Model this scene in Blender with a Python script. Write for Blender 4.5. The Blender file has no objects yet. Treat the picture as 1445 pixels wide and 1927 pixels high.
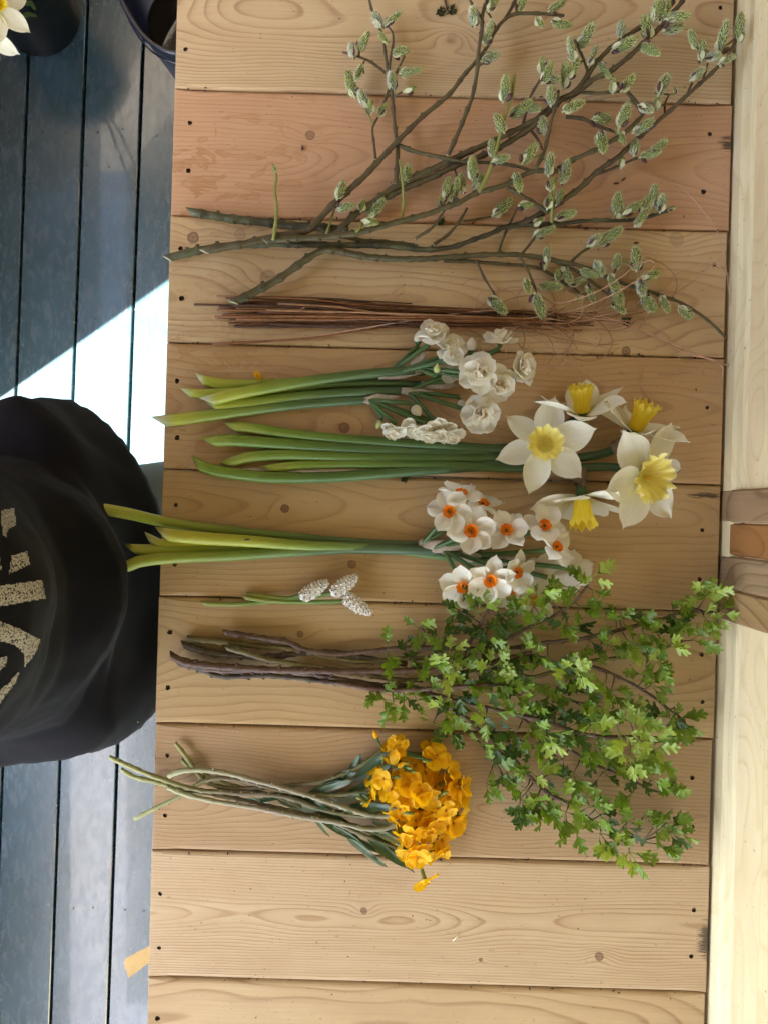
import bpy, bmesh, math, random
from mathutils import Vector, Matrix, noise
from mathutils.bvhtree import BVHTree
random.seed(7)
R = math.radians
PI = math.pi
scene = bpy.context.scene
COL = scene.collection

# ------------------------------------------------------------------ camera, sky, sun, exposure
S = 0.000605          # metres per photo pixel on the bench top
D = 0.85              # height of the camera over the bench top
FLOOR = -0.90         # floor level (bench top is z = 0)
cam_d = bpy.data.cameras.new('camera')
cam_d.sensor_fit = 'VERTICAL'
cam_d.sensor_height = 36
cam_d.lens = 36 * (D / S) / 1927
cam_d.clip_start = 0.02
cam_d.clip_end = 400
cam = bpy.data.objects.new('camera', cam_d)
cam.location = (0, 0, D)
COL.objects.link(cam)
scene.camera = cam

SUN_EL = 50
SUN_AZ = math.atan2(0.57, 0.82)          # light travels towards this heading
world = bpy.data.worlds.new('World')
scene.world = world
world.use_nodes = True
wn = world.node_tree
bg = wn.nodes['Background']
sky = wn.nodes.new('ShaderNodeTexSky')
sky.sky_type = 'NISHITA'
sky.sun_disc = False
sky.sun_elevation = R(SUN_EL)
sky.sun_rotation = R(90) - (SUN_AZ + PI)   # rotation runs clockwise from +Y
sky.air_density = 1.0
sky.dust_density = 1.6
sky.ozone_density = 1.0
wn.links.new(sky.outputs[0], bg.inputs[0])
bg.inputs[1].default_value = 0.07
sun_d = bpy.data.lights.new('sun', 'SUN')
sun_d.energy = 5.0
sun_d.angle = R(0.5)
sun_d.color = (1.0, 0.95, 0.87)
sun = bpy.data.objects.new('sun', sun_d)
dv = Vector((math.cos(SUN_AZ) * math.cos(R(SUN_EL)), math.sin(SUN_AZ) * math.cos(R(SUN_EL)), -math.sin(R(SUN_EL))))
sun.rotation_euler = dv.to_track_quat('-Z', 'Y').to_euler()
sun.location = (-4, -3, 6)
COL.objects.link(sun)
scene.view_settings.view_transform = 'Standard'
scene.view_settings.look = 'None'
scene.view_settings.exposure = 4.35
scene.view_settings.gamma = 1.0
scene.cycles.max_bounces = 10
scene.cycles.diffuse_bounces = 6
scene.cycles.use_denoising = True

# ------------------------------------------------------------------ helpers
def P(u, v, z=0.0):
    k = S * (D - z) / D
    return Vector(((u - 722.5) * k, -(v - 963.5) * k, z))

def srgb(r, g, b):
    f = lambda c: (c / 255 / 12.92) if c / 255 <= 0.04045 else ((c / 255 + 0.055) / 1.055) ** 2.4
    return (f(r), f(g), f(b), 1)

def tag(o, label=None, cat=None, group=None, kind=None):
    if label: o['label'] = label
    if cat: o['category'] = cat
    if group: o['group'] = group
    if kind: o['kind'] = kind
    return o

def root(name, loc, label=None, cat=None, group=None, kind=None, rz=0):
    o = bpy.data.objects.new(name, None)
    o.empty_display_size = 0.02
    o.location = loc
    o.rotation_euler = (0, 0, rz)
    COL.objects.link(o)
    tag(o, label, cat, group, kind)
    return o

def link(name, me, parent=None, M=None, loc=None):
    o = bpy.data.objects.new(name, me)
    COL.objects.link(o)
    if parent: o.parent = parent
    if M is not None: o.matrix_local = M
    elif loc is not None: o.location = loc
    return o

def mesh(name, vs, fs, mats, mi=None, uv=None, smooth=True, off=None):
    me = bpy.data.meshes.new(name)
    if off is not None:
        vs = [(v[0] - off[0], v[1] - off[1], v[2] - off[2]) for v in vs]
    me.from_pydata([tuple(v) for v in vs], [], fs)
    for m in (mats if isinstance(mats, (list, tuple)) else [mats]): me.materials.append(m)
    if mi: me.polygons.foreach_set('material_index', mi)
    if smooth: me.polygons.foreach_set('use_smooth', [True] * len(me.polygons))
    if uv:
        l = me.uv_layers.new(name='UVMap')
        d = []
        for lp in me.loops: d += uv[lp.vertex_index]
        l.data.foreach_set('uv', d)
    me.update()
    return me

class MB:
    """collects pieces of one mesh"""
    def __init__(s): s.v = []; s.f = []; s.m = []; s.uv = []
    def add(s, vs, fs, mi=0, uv=None):
        b = len(s.v); s.v += [tuple(v) for v in vs]
        s.f += [tuple(i + b for i in f) for f in fs]; s.m += [mi] * len(fs)
        s.uv += uv if uv else [(0.5, 0.5)] * len(vs)
    def box(s, x0, x1, y0, y1, z0, z1, mi=0):
        s.add([(x0,y0,z0),(x1,y0,z0),(x1,y1,z0),(x0,y1,z0),(x0,y0,z1),(x1,y0,z1),(x1,y1,z1),(x0,y1,z1)],
              [(0,3,2,1),(4,5,6,7),(0,1,5,4),(1,2,6,5),(2,3,7,6),(3,0,4,7)], mi)
    def mesh(s, name, mats, smooth=True, off=None):
        return mesh(name, s.v, s.f, mats, s.m, s.uv, smooth, off)

def spline(pts, step):
    """Catmull-Rom through n-dimensional points, resampled about every `step` photo pixels"""
    n = len(pts); out = []
    if n == 2: pts = [pts[0], tuple((a + b) / 2 for a, b in zip(*pts)), pts[1]]; n = 3
    for i in range(n - 1):
        p0 = pts[max(i - 1, 0)]; p1 = pts[i]; p2 = pts[i + 1]; p3 = pts[min(i + 2, n - 1)]
        L = math.hypot(p2[0] - p1[0], p2[1] - p1[1])
        k = max(1, int(L / step))
        for j in range(k):
            t = j / k
            out.append(tuple(0.5 * (2 * b + (c - a) * t + (2 * a - 5 * b + 4 * c - d) * t * t + (3 * b - a - 3 * c + d) * t ** 3)
                             for a, b, c, d in zip(p0, p1, p2, p3)))
    out.append(tuple(pts[-1]))
    return out

def tube(mb, W, rad, seg=8, flat=1.0, mi=0, cap=True, cut=0.0, twist=0.0, ribs=0.0, tcap=None):
    """tube along world points W with radii rad; flat squeezes it vertically; cut slants its first end"""
    n = len(W); vs = []; uv = []
    L = [0]
    for i in range(1, n): L.append(L[-1] + (Vector(W[i]) - Vector(W[i-1])).length)
    tot = L[-1] or 1
    for i in range(n):
        a = Vector(W[max(i-1,0)]); b = Vector(W[min(i+1,n-1)])
        t = (b - a); t = t.normalized() if t.length > 1e-9 else Vector((1,0,0))
        up = Vector((0,0,1)) if abs(t.z) < 0.95 else Vector((0,1,0))
        s_ = t.cross(up).normalized(); u_ = s_.cross(t)
        for k in range(seg):
            th = 2*PI*k/seg + twist*i
            r = rad[i] * (1 + ribs * math.cos(th * 5))
            p = Vector(W[i]) + s_*math.cos(th)*r + u_*math.sin(th)*r*flat
            if i == 0 and cut: p = p + t * cut * math.cos(th) * rad[0]
            vs.append(p); uv.append((L[i]/tot, k/seg))
    fs = [(i*seg+k, i*seg+(k+1)%seg, (i+1)*seg+(k+1)%seg, (i+1)*seg+k) for i in range(n-1) for k in range(seg)]
    mb.add(vs, fs, mi, uv)
    if cap:
        c = len(vs); b = len(mb.v) - c
        mb.f.append(tuple(b + k for k in range(seg))[::-1]); mb.m.append(mi if tcap is None else tcap)
        mb.f.append(tuple(b + (n-1)*seg + k for k in range(seg))); mb.m.append(mi)

def frame(axis, spin=0.0, hint=(0,0,1)):
    """matrix whose local +Z is axis"""
    z = Vector(axis).normalized()
    h = Vector(hint)
    if abs(z.dot(h.normalized())) > 0.98: h = Vector((0,1,0))
    x = h.cross(z).normalized(); y = z.cross(x)
    M = Matrix((x, y, z)).transposed().to_4x4()
    return M @ Matrix.Rotation(spin, 4, 'Z')

def fx(axis, up=(0,0,1), roll=0.0):
    """matrix whose local +X is axis and +Z near up"""
    x = Vector(axis).normalized(); u = Vector(up)
    if abs(x.dot(u.normalized())) > 0.98: u = Vector((0,1,0.2))
    y = u.cross(x).normalized(); z = x.cross(y)
    return Matrix((x, y, z)).transposed().to_4x4() @ Matrix.Rotation(roll, 4, 'X')

# ------------------------------------------------------------------ shader helpers
class NT:
    def __init__(s, name):
        s.mat = bpy.data.materials.new(name); s.mat.use_nodes = True
        s.t = s.mat.node_tree; s.t.nodes.clear()
        s.out = s.t.nodes.new('ShaderNodeOutputMaterial')
    def n(s, typ, **kw):
        nd = s.t.nodes.new(typ)
        for k, v in kw.items(): setattr(nd, k, v)
        return nd
    def put(s, sock, v):
        if isinstance(v, bpy.types.NodeSocket): s.t.links.new(v, sock)
        elif v is not None:
            try: sock.default_value = v
            except Exception: sock.default_value = (v, v, v)
    def m(s, op, a, b=None, c=None, clamp=False):
        nd = s.n('ShaderNodeMath', operation=op, use_clamp=clamp)
        s.put(nd.inputs[0], a)
        if b is not None: s.put(nd.inputs[1], b)
        if c is not None: s.put(nd.inputs[2], c)
        return nd.outputs[0]
    def xyz(s, v):
        nd = s.n('ShaderNodeSeparateXYZ'); s.put(nd.inputs[0], v); return nd.outputs
    def comb(s, x, y, z):
        nd = s.n('ShaderNodeCombineXYZ')
        for i, v in enumerate((x, y, z)): s.put(nd.inputs[i], v)
        return nd.outputs[0]
    def noise(s, vec, scale=5, detail=2, rough=0.5, dist=0.0):
        nd = s.n('ShaderNodeTexNoise'); s.put(nd.inputs['Vector'], vec)
        nd.inputs['Scale'].default_value = scale; nd.inputs['Detail'].default_value = detail
        nd.inputs['Roughness'].default_value = rough; nd.inputs['Distortion'].default_value = dist
        return nd.outputs[0]
    def ramp(s, fac, stops, interp='LINEAR'):
        nd = s.n('ShaderNodeValToRGB'); cr = nd.color_ramp; cr.interpolation = interp
        while len(cr.elements) > 1: cr.elements.remove(cr.elements[0])
        cr.elements[0].position = stops[0][0]; cr.elements[0].color = stops[0][1]
        for p, c in stops[1:]:
            e = cr.elements.new(p); e.color = c
        s.put(nd.inputs[0], fac); return nd.outputs[0]
    def mix(s, fac, a, b, mode='MIX'):
        nd = s.n('ShaderNodeMix', data_type='RGBA', blend_type=mode)
        s.put(nd.inputs[0], fac); s.put(nd.inputs[6], a); s.put(nd.inputs[7], b)
        return nd.outputs[2]
    def obj(s): return s.n('ShaderNodeTexCoord').outputs['Object']
    def geo(s): return s.n('ShaderNodeNewGeometry').outputs['Position']
    def uv(s): return s.xyz(s.n('ShaderNodeTexCoord').outputs['UV'])
    def rnd(s): return s.n('ShaderNodeObjectInfo').outputs['Random']
    def bsdf(s, col, rough=0.5, spec=0.5, bump=None, bs=0.2, bd=0.001, trans=0.0, tcol=None, coat=0, sheen=0, sss=0):
        p = s.n('ShaderNodeBsdfPrincipled')
        s.put(p.inputs['Base Color'], col); s.put(p.inputs['Roughness'], rough)
        s.put(p.inputs['Specular IOR Level'], spec); p.inputs['Coat Weight'].default_value = coat
        p.inputs['Sheen Weight'].default_value = sheen
        if bump is not None:
            b = s.n('ShaderNodeBump'); b.inputs['Strength'].default_value = bs; b.inputs['Distance'].default_value = bd
            s.put(b.inputs['Height'], bump); s.t.links.new(b.outputs[0], p.inputs['Normal'])
        sh = p.outputs[0]
        if trans:
            tr = s.n('ShaderNodeBsdfTranslucent'); s.put(tr.inputs[0], tcol if tcol is not None else col)
            mx = s.n('ShaderNodeMixShader'); mx.inputs[0].default_value = trans
            s.t.links.new(sh, mx.inputs[1]); s.t.links.new(tr.outputs[0], mx.inputs[2]); sh = mx.outputs[0]
        s.t.links.new(sh, s.out.inputs[0])
        return s.mat

def G(v): return (v, v, v, 1)

def plain(name, c, rough=0.5, spec=0.4, var=0.15, scale=60, trans=0, coat=0, bs=0.1, sheen=0):
    t = NT(name)
    nz = t.noise(t.obj(), scale, 3, 0.6)
    a = tuple(x * (1 - var) for x in c[:3]) + (1,); b = tuple(min(1, x * (1 + var)) for x in c[:3]) + (1,)
    col = t.ramp(nz, [(0.3, a), (0.7, b)])
    return t.bsdf(col, rough, spec, nz, bs, 0.0005, trans, coat=coat, sheen=sheen)

def wood(name, light, dark, N=150, y0=0.0, h0=0.05, seed=0.0, knots=(), stains=0.0, ring=0.55, fine=0.5, wob=1.0, axis='X', rough=0.62, dirt=()):
    """flat-sawn softwood: growth rings cut by the face, bent round the knots, fibres, stains"""
    t = NT(name)
    c = t.xyz(t.obj())
    X, Y, Z = (c[0], c[1], c[2]) if axis == 'X' else ((c[1], c[2], c[0]) if axis == 'Y' else (c[2], c[1], c[0]))
    light = tuple(0.80 * k * (v * .91 + sum(light[:3]) / 3 * .09) for v, k in zip(light[:3], (1.0, 1.02, .97))) + (1,)
    dark = tuple(0.78 * k * (v * .96 + sum(dark[:3]) / 3 * .04) for v, k in zip(dark[:3], (.95, 1.0, .95))) + (1,)
    low = t.noise(t.comb(t.m('MULTIPLY', X, 1.0), t.m('MULTIPLY', Y, 2.0), seed), 2.2, 2, 0.5)
    low2 = t.noise(t.comb(t.m('MULTIPLY', X, 5.0), t.m('MULTIPLY', Y, 16.0), seed + 3.3), 1.6, 2, 0.5)
    N = N * 1.3
    hx = t.m('ADD', t.m('MULTIPLY', t.m('SUBTRACT', low, 0.5), 0.12 * wob), h0)
    yy = t.m('ADD', t.m('SUBTRACT', Y, y0), t.m('MULTIPLY', t.m('SUBTRACT', low2, 0.5), 0.012 * wob))
    zf = t.m('MULTIPLY', Z, 0.7)
    hx = t.m('ADD', hx, zf)
    f = t.m('SQRT', t.m('ADD', t.m('MULTIPLY', yy, yy), t.m('MULTIPLY', hx, hx)))
    core = None
    for (kx, ky, kr, dk) in knots:
        dx = t.m('SUBTRACT', X, kx); dy = t.m('SUBTRACT', Y, ky)
        e = t.m('ADD', t.m('POWER', t.m('ABSOLUTE', t.m('DIVIDE', dx, kr * 3.6)), 2.0), t.m('POWER', t.m('ABSOLUTE', t.m('DIVIDE', dy, kr * 2.0)), 2.0))
        g = t.m('MULTIPLY', t.m('EXPONENT', t.m('MULTIPLY', e, -1.0)), kr * 1.3)
        f = t.m('ADD', f, g)
        wv = t.noise(t.comb(t.m('MULTIPLY', dx, 60), t.m('MULTIPLY', dy, 60), seed), 3, 2)
        d = t.m('SQRT', t.m('ADD', t.m('MULTIPLY', dx, dx), t.m('MULTIPLY', dy, dy)))
        d = t.m('ADD', d, t.m('MULTIPLY', t.m('SUBTRACT', wv, 0.5), kr * 0.35))
        q = t.m('DIVIDE', d, kr)
        k = t.ramp(q, [(0.0, G(1.0 * dk)), (0.12, G(.85 * dk)), (0.45, G(0.68 * dk)), (0.62, G(0.78 * dk)), (0.76, G(1.0 * dk)), (0.88, G(0.8 * dk)), (1.0, G(0.0))])
        core = k if core is None else t.m('MAXIMUM', core, k)
    ph = t.m('FRACT', t.m('MULTIPLY', f, N))
    r = t.ramp(ph, [(0.0, G(0.0)), (0.4, G(0.10)), (0.72, G(0.36)), (0.85, G(1.0)), (0.92, G(0.9)), (1.0, G(0.0))])
    amp = t.noise(t.comb(t.m('MULTIPLY', X, 3), t.m('MULTIPLY', Y, 25), seed + 9), 2, 3)
    amp = t.ramp(amp, [(0.3, G(0.35)), (0.7, G(1.0))])
    rr = t.m('MULTIPLY', t.m('MULTIPLY', r, amp), ring)
    fib = t.noise(t.comb(t.m('MULTIPLY', X, 14), t.m('MULTIPLY', Y, 900), t.m('ADD', t.m('MULTIPLY', Z, 300), seed)), 1.0, 3, 0.65)
    stk = t.noise(t.comb(t.m('MULTIPLY', X, 5), t.m('MULTIPLY', t.m('ADD', Y, t.m('MULTIPLY', f, 0.6)), 330), seed + 4), 1.0, 4, 0.7)
    rr = t.m('ADD', rr, t.m('MULTIPLY', t.m('SUBTRACT', stk, 0.5), fine * 1.5))
    fac = t.m('ADD', rr, t.m('MULTIPLY', t.m('SUBTRACT', fib, 0.5), fine), clamp=True)
    col = t.mix(fac, light, dark)
    blotch = t.noise(t.comb(t.m('MULTIPLY', X, 3), t.m('MULTIPLY', Y, 9), seed + 5), 2.5, 4, 0.6)
    col = t.mix(t.ramp(blotch, [(0.35, G(0.0)), (0.75, G(0.42))]), col, (light[0] * 0.72, light[1] * 0.6, light[2] * 0.48, 1))
    sp = t.noise(t.comb(t.m('MULTIPLY', X, 130), t.m('MULTIPLY', Y, 260), seed + 2), 1.3, 2, 0.5)
    col = t.mix(t.ramp(sp, [(0.7, G(0)), (0.76, G(0.6))]), col, (0.10, 0.055, 0.03, 1))
    if stains:
        st = t.noise(t.comb(t.m('MULTIPLY', X, 16), t.m('MULTIPLY', Y, 34), seed + 7), 1.4, 3, 0.55, 0.8)
        near = t.ramp(t.m('ADD', X, 0.5), [(0.20, G(1)), (0.42, G(0))])
        ms = t.m('MULTIPLY', t.ramp(st, [(0.57, G(0)), (0.585, G(1)), (0.66, G(0.35))]), near)
        col = t.mix(t.m('MULTIPLY', ms, stains), col, (0.36, 0.17, 0.06, 1))
    for (gx, gy, sx, sy) in dirt:
        e = t.m('ADD', t.m('POWER', t.m('ABSOLUTE', t.m('DIVIDE', t.m('SUBTRACT', X, gx), sx)), 2.0), t.m('POWER', t.m('ABSOLUTE', t.m('DIVIDE', t.m('SUBTRACT', Y, gy), sy)), 2.0))
        g = t.m('EXPONENT', t.m('MULTIPLY', e, -1.0))
        dn_ = t.noise(t.comb(t.m('MULTIPLY', X, 60), t.m('MULTIPLY', Y, 420), seed), 1.2, 4, .7)
        col = t.mix(t.ramp(t.m('MULTIPLY', g, dn_), [(.30, G(0)), (.46, G(.85))]), col, (0.03, 0.016, 0.014, 1))
    if core is not None:
        col = t.mix(core, col, (0.13, 0.055, 0.03, 1))
    h = t.m('ADD', t.m('MULTIPLY', r, 0.6), t.m('MULTIPLY', fib, 0.7))
    return t.bsdf(col, rough, 0.35, h, 0.35, 0.0006)

# ------------------------------------------------------------------ the bench of planks
BA = -math.atan(30.5 / 1050)
BO = P(305, 963)
bench = root('workbench', BO, 'workbench topped with broad pale softwood planks, cut stems laid out across it', 'workbench', rz=BA)
BMi = (Matrix.Translation(BO) @ Matrix.Rotation(BA, 4, 'Z')).inverted()
def bl(u, v):
    p = BMi @ P(u, v); return p.x, p.y

PITCH = 239.2 * S
TH = 0.028
WID = 1049 * S
joints = [165 + 239.2 * k for k in range(-4, 11)]       # upper edges down the left side, in photo pixels
holes = [(350,93),(358,231),(355,321),(341,468),(343,562),(334,717),(334,824),(332,950),(320,1190),(317,1294),(316,1422),(311,1535),
         (302,1682),(300,1784),(297,1917),(1354,15),(1335,252),(1323,361),(1343,498),(1330,767),(1320,998),(1315,1090),(1319,1232),
         (1321,1321),(1302,1464),(1302,1556),(1305,1713),(1300,1800),(330,1062)]
knots = [(584,254,10,.7),(364,447,12,.8),(505,523,17,.45),(452,441,12,.3),(648,805,11,.8),(536,957,9,1.0),(662,1062,9,.8),(565,1194,7,.8),
         (312,1462,17,.5),(685,1714,7,.9),(1127,1800,9,.85),(904,1806,4,1.0),(1272,450,15,.3),(630,608,14,.12),(765,585,5,.6),(1177,660,9,.75),
         (710,190,5,.4),(850,72,11,.25),(1225,1500,6,.2)]
P_LIGHT = [srgb(222,190,148), srgb(218,168,128), srgb(224,188,140), srgb(214,172,120), srgb(206,168,114), srgb(206,172,122), srgb(192,156,114),
           srgb(212,180,140), srgb(208,174,128)]
P_DARK  = [srgb(164,112,74), srgb(158,98,66), srgb(160,108,68), srgb(156,98,60), srgb(150,106,62), srgb(148,106,62), srgb(138,98,62),
           srgb(160,112,66), srgb(150,104,58)]
#          N    y0(m)   h0    wob ring fine stains
P_SPEC = {0: (300, 0.02, 0.075, 0.7, 0.75, 0.30, 0.0), 1: (150, -0.005, 0.035, 1.2, 0.45, 0.30, 0.75), 2: (125, -0.018, 0.040, 1.3, 0.60, 0.30, 0.3),
          3: (135, 0.010, 0.036, 1.2, 0.50, 0.30, 0.6), 4: (120, 0.030, 0.034, 0.9, 0.50, 0.3, 0.15), 5: (120, 0.010, 0.030, 1.0, 0.55, 0.3, 0.1),
          6: (170, -0.015, 0.030, 1.3, 0.60, 0.3, 0.2), 7: (260, 0.002, 0.016, 0.6, 0.85, 0.35, 0.1), 8: (130, 0.02, 0.09, 0.7, 0.85, 0.3, 0.0)}
m_hole = plain('hole_shadowed_wood', (0.06, 0.03, 0.015), 0.9)
m_screw = plain('rusty_screw_steel', (0.09, 0.06, 0.045), 0.45)

def make_plank(i, yu):
    """one plank whose top edge runs from (left edge, yu) along the bench; holes are cut through its top"""
    yc = (BMi @ P(305, yu + 119.6)).y
    hw = PITCH / 2 - 0.0006
    rd = random.Random(40 + i)
    kx = []
    for (u, v, r, dk) in knots:
        x, y = bl(u, v)
        if abs(y - yc) < hw: kx.append((x - WID / 2, y - yc, r * S, dk))
    k = i - 3
    sp = P_SPEC.get(k, (150, rd.uniform(-.02, .02), 0.04, 1, 0.5, 0.3, 0))
    c = k % 9
    m = wood('plank_wood_%d' % i, P_LIGHT[c], P_DARK[c], sp[0], sp[1], sp[2], i * 3.7, kx, sp[6], sp[4], sp[5], sp[3], dirt={7: [(.318, -.012, .020, .034)], 1: [(.318, .028, .022, .014)], 4: [(.30, .06, .03, .006)]}.get(k, []))
    x0 = -WID / 2 + rd.uniform(-.0012, .0012); x1 = WID / 2 + rd.uniform(-.0012, .0012)
    mb = MB()
    # outline with a slightly furry saw cut at each end
    n = 46; out = []
    for j in range(n + 1): out.append((x0 + rd.uniform(-.0004, .0004) + 0.0006 * noise.noise((j * .3, i, 0)), -hw + 2 * hw * j / n))
    top = []
    for j in range(24): top.append((x0 + (x1 - x0) * (j + 1) / 25, hw + 0.0005 * noise.noise((j * .35, i, 5))))
    rig = [(x1 + rd.uniform(-.0004, .0004), hw - 2 * hw * j / n) for j in range(n + 1)]
    bot = [(x1 - (x1 - x0) * (j + 1) / 25, -hw + 0.0005 * noise.noise((j * .35, i, 9))) for j in range(24)]
    loop = out + top + rig + bot
    # rounded arris: inset ring, then top face with holes
    def inset(p, d):
        x = min(max(p[0], x0 + d), x1 - d); y = min(max(p[1], -hw + d), hw - d); return (x, y)
    bm = bmesh.new()
    rings = [(0, -TH), (0, -0.0040), (0.0009, -0.0018), (0.0024, -0.0006), (0.0046, 0.0)]
    prev = None; tops = None
    for d, z in rings:
        vs = [bm.verts.new((*(p if d == 0 else inset((p[0], p[1]), d * (0.2 if abs(p[0]) > WID/2 - .004 else 1))), z)) for p in loop]
        if prev:
            L = len(vs)
            for a in range(L): bm.faces.new((prev[a], vs[a], vs[(a+1) % L], prev[(a+1) % L]))
        else: bm.faces.new(vs)
        prev = vs
    edges = []
    L = len(prev)
    for a in range(L):
        e = bm.edges.get((prev[a], prev[(a+1) % L]))
        edges.append(e)
    hs = []
    for (u, v) in holes:
        x, y = bl(u, v); x -= WID / 2; y -= yc
        if abs(y) < hw - .006 and abs(x) < WID / 2 - .004: hs.append((x, y))
    for (x, y) in hs:
        r0 = 4.4 * S * rd.uniform(.85, 1.15); ring = []
        for a in range(12):
            th = 2 * PI * a / 12; rr = r0 * (1 + rd.uniform(-.16, .16))
            ring.append(bm.verts.new((x + rr * math.cos(th), y + rr * math.sin(th), 0)))
        low = [bm.verts.new((v.co.x * .8 + x * .2, v.co.y * .8 + y * .2, -0.004)) for v in ring]
        for a in range(12):
            f = bm.faces.new((ring[a], ring[(a+1) % 12], low[(a+1) % 12], low[a])); f.material_index = 1
            edges.append(bm.edges.get((ring[a], ring[(a+1) % 12])))
        f = bm.faces.new(low[::-1]); f.material_index = 1
    bmesh.ops.triangle_fill(bm, use_beauty=True, use_dissolve=False, edges=edges, normal=(0, 0, 1))
    bmesh.ops.recalc_face_normals(bm, faces=bm.faces)
    me = bpy.data.meshes.new('plank'); bm.to_mesh(me); bm.free()
    me.materials.append(m); me.materials.append(m_hole)
    o = link('plank', me, bench, loc=(WID / 2, yc, rd.uniform(-.0004, .0004)))
    for (x, y) in hs:
        s = MB()
        tube(s, [(0, 0, -.0039), (0, 0, -.0032), (0, 0, -.0030)], [.0022, .0022, .0014], 10)
        s.box(-.0012, .0012, -.0003, .0003, -.0031, -.00285, 0)
        link('screw', s.mesh('screw', [m_screw], False), o, loc=(x, y, 0))
    return o
planks = [make_plank(i, yu) for i, yu in enumerate(joints)]

m_frame = wood('bench_frame_wood', srgb(196, 160, 112), srgb(140, 96, 56), 150, seed=91)
ylo = (BMi @ P(305, joints[-1] + 239)).y; yhi = (BMi @ P(305, joints[0])).y
for x in (0.05, WID - 0.05):
    mb = MB(); mb.box(-.022, .022, ylo + .01, yhi - .01, -.045, .045)
    link('rail', mb.mesh('rail', [m_frame], False), bench, loc=(x, 0, -TH - .0462))
    for y in (ylo + .08, yhi - .08, (ylo + yhi) / 2):
        mb = MB(); mb.box(-.0215, .0215, -.035, .035, 0, -FLOOR - TH - .092)
        link('leg', mb.mesh('leg', [m_frame], False), bench, loc=(x, y, FLOOR))

# ------------------------------------------------------------------ painted floor
FA = -math.atan(0.0365)
m_floor = None
def floor_mat():
    t = NT('worn_blue_green_floor_paint')
    p = t.obj(); c = t.xyz(p)
    rn = t.rnd()
    q = t.comb(t.m('ADD', c[0], t.m('MULTIPLY', rn, 7)), t.m('MULTIPLY', c[1], 1), 0)
    big = t.noise(q, 5, 4, 0.6)
    col = t.ramp(big, [(0.3, (0.026, 0.056, 0.064, 1)), (0.55, (0.036, 0.074, 0.092, 1)), (0.75, (0.048, 0.092, 0.124, 1))])
    scuff = t.noise(t.comb(t.m('MULTIPLY', t.m('ADD', c[0], t.m('MULTIPLY', rn, 3)), 3), c[1], 0), 22, 5, 0.72, 0.6)
    col = t.mix(t.ramp(scuff, [(0.54, G(0)), (0.72, G(0.42))]), col, (0.17, 0.17, 0.21, 1))
    st = t.noise(t.comb(t.m('MULTIPLY', c[0], 420), t.m('MULTIPLY', c[1], 14), rn), 1, 3, 0.6)
    col = t.mix(t.ramp(st, [(0.35, G(0.28)), (0.6, G(0))]), col, (0.015, 0.022, 0.022, 1))
    spk = t.n('ShaderNodeTexVoronoi'); spk.inputs['Scale'].default_value = 55; t.put(spk.inputs['Vector'], q)
    sm = t.m('MULTIPLY', t.ramp(spk.outputs['Distance'], [(0.05, G(1)), (0.10, G(0))]), t.ramp(t.noise(q, 9, 3), [(0.44, G(0)), (0.56, G(0.8))]))
    col = t.mix(sm, col, (0.45, 0.45, 0.44, 1))
    sc = t.noise(t.comb(t.m('MULTIPLY', c[0], 90), t.m('MULTIPLY', c[1], 900), 3), 1, 2)
    col = t.mix(t.ramp(sc, [(0.70, G(0)), (0.78, G(0.35))]), col, (0.34, 0.34, 0.33, 1))
    rough = t.ramp(scuff, [(0.4, G(0.22)), (0.75, G(0.36))])
    h = t.m('ADD', st, scuff)
    return t.bsdf(col, rough, 0.8, h, 0.2, 0.0007, coat=.25)
m_floor = floor_mat()
FO = P(0, 0, 0); 
def fpt(u, v):
    k = S * (D - FLOOR) / D
    return Vector(((u - 722.5) * k, -(v - 963.5) * k, FLOOR))
fo = fpt(142, 640)                       # a point on one groove between floor boards
fr = root('floor', fo, 'floor of painted boards', kind='structure', rz=FA)
FP = 107.6 * S * (D - FLOOR) / D
m_under = plain('dark_earth_below_floor', (0.02, 0.018, 0.015), 0.9)
mb = MB(); mb.box(-1.9, 1.6, -3.4, 2.6, -.035, -.03); link('underfloor', mb.mesh('underfloor', [m_under], False), fr, loc=(0, 0, 0))
m_nail = plain('dark_floor_nail', (0.012, 0.012, 0.012), 0.6)
def floor_board_mesh(i):
    g = 0.0032; w = FP / 2 - g; b = .0018
    mb = MB()
    prof = [(-w, -.03), (-w, -b), (-w + b, 0), (w - b, 0), (w, -b), (w, -.03)]
    ys = [-3.4 + 6.0 * j / 20 for j in range(21)]
    vs = [(x + .0006 * noise.noise((i * 3.1, y * 3, x * 9)), y, z) for y in ys for x, z in prof]
    fs = [(a*6+k+1, a*6+k, (a+1)*6+k, (a+1)*6+k+1) for a in range(20) for k in range(5)]
    mb.add(vs, fs)
    return mb.mesh('floor_board', [m_floor], False)
FB = {}
for i in range(-13, 12):
    o = link('floor_board', floor_board_mesh(i), fr, loc=((i + .5) * FP, 0, 0)); FB[i] = o
FMi = (Matrix.Translation(fo) @ Matrix.Rotation(FA, 4, 'Z')).inverted()
nails = [(18,248),(80,248),(124,249),(184,249),(232,243),(296,255),(0,592),(62,592),(110,594),(178,600),(148,1354),(195,1355),(256,1354),
         (25,1702),(64,1706),(139,1709),(176,1708),(236,1712),(271,1714),(206,314),(163,312)]
for (u, v) in nails:
    p = FMi @ fpt(u, v); i = math.floor(p.x / FP)
    mb = MB(); tube(mb, [(0, 0, -.001), (0, 0, .0006)], [.0026, .0023], 8)
    link('nail', mb.mesh('nail', [m_nail], False), FB[i], loc=(p.x - (i + .5) * FP, p.y, 0))

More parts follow.
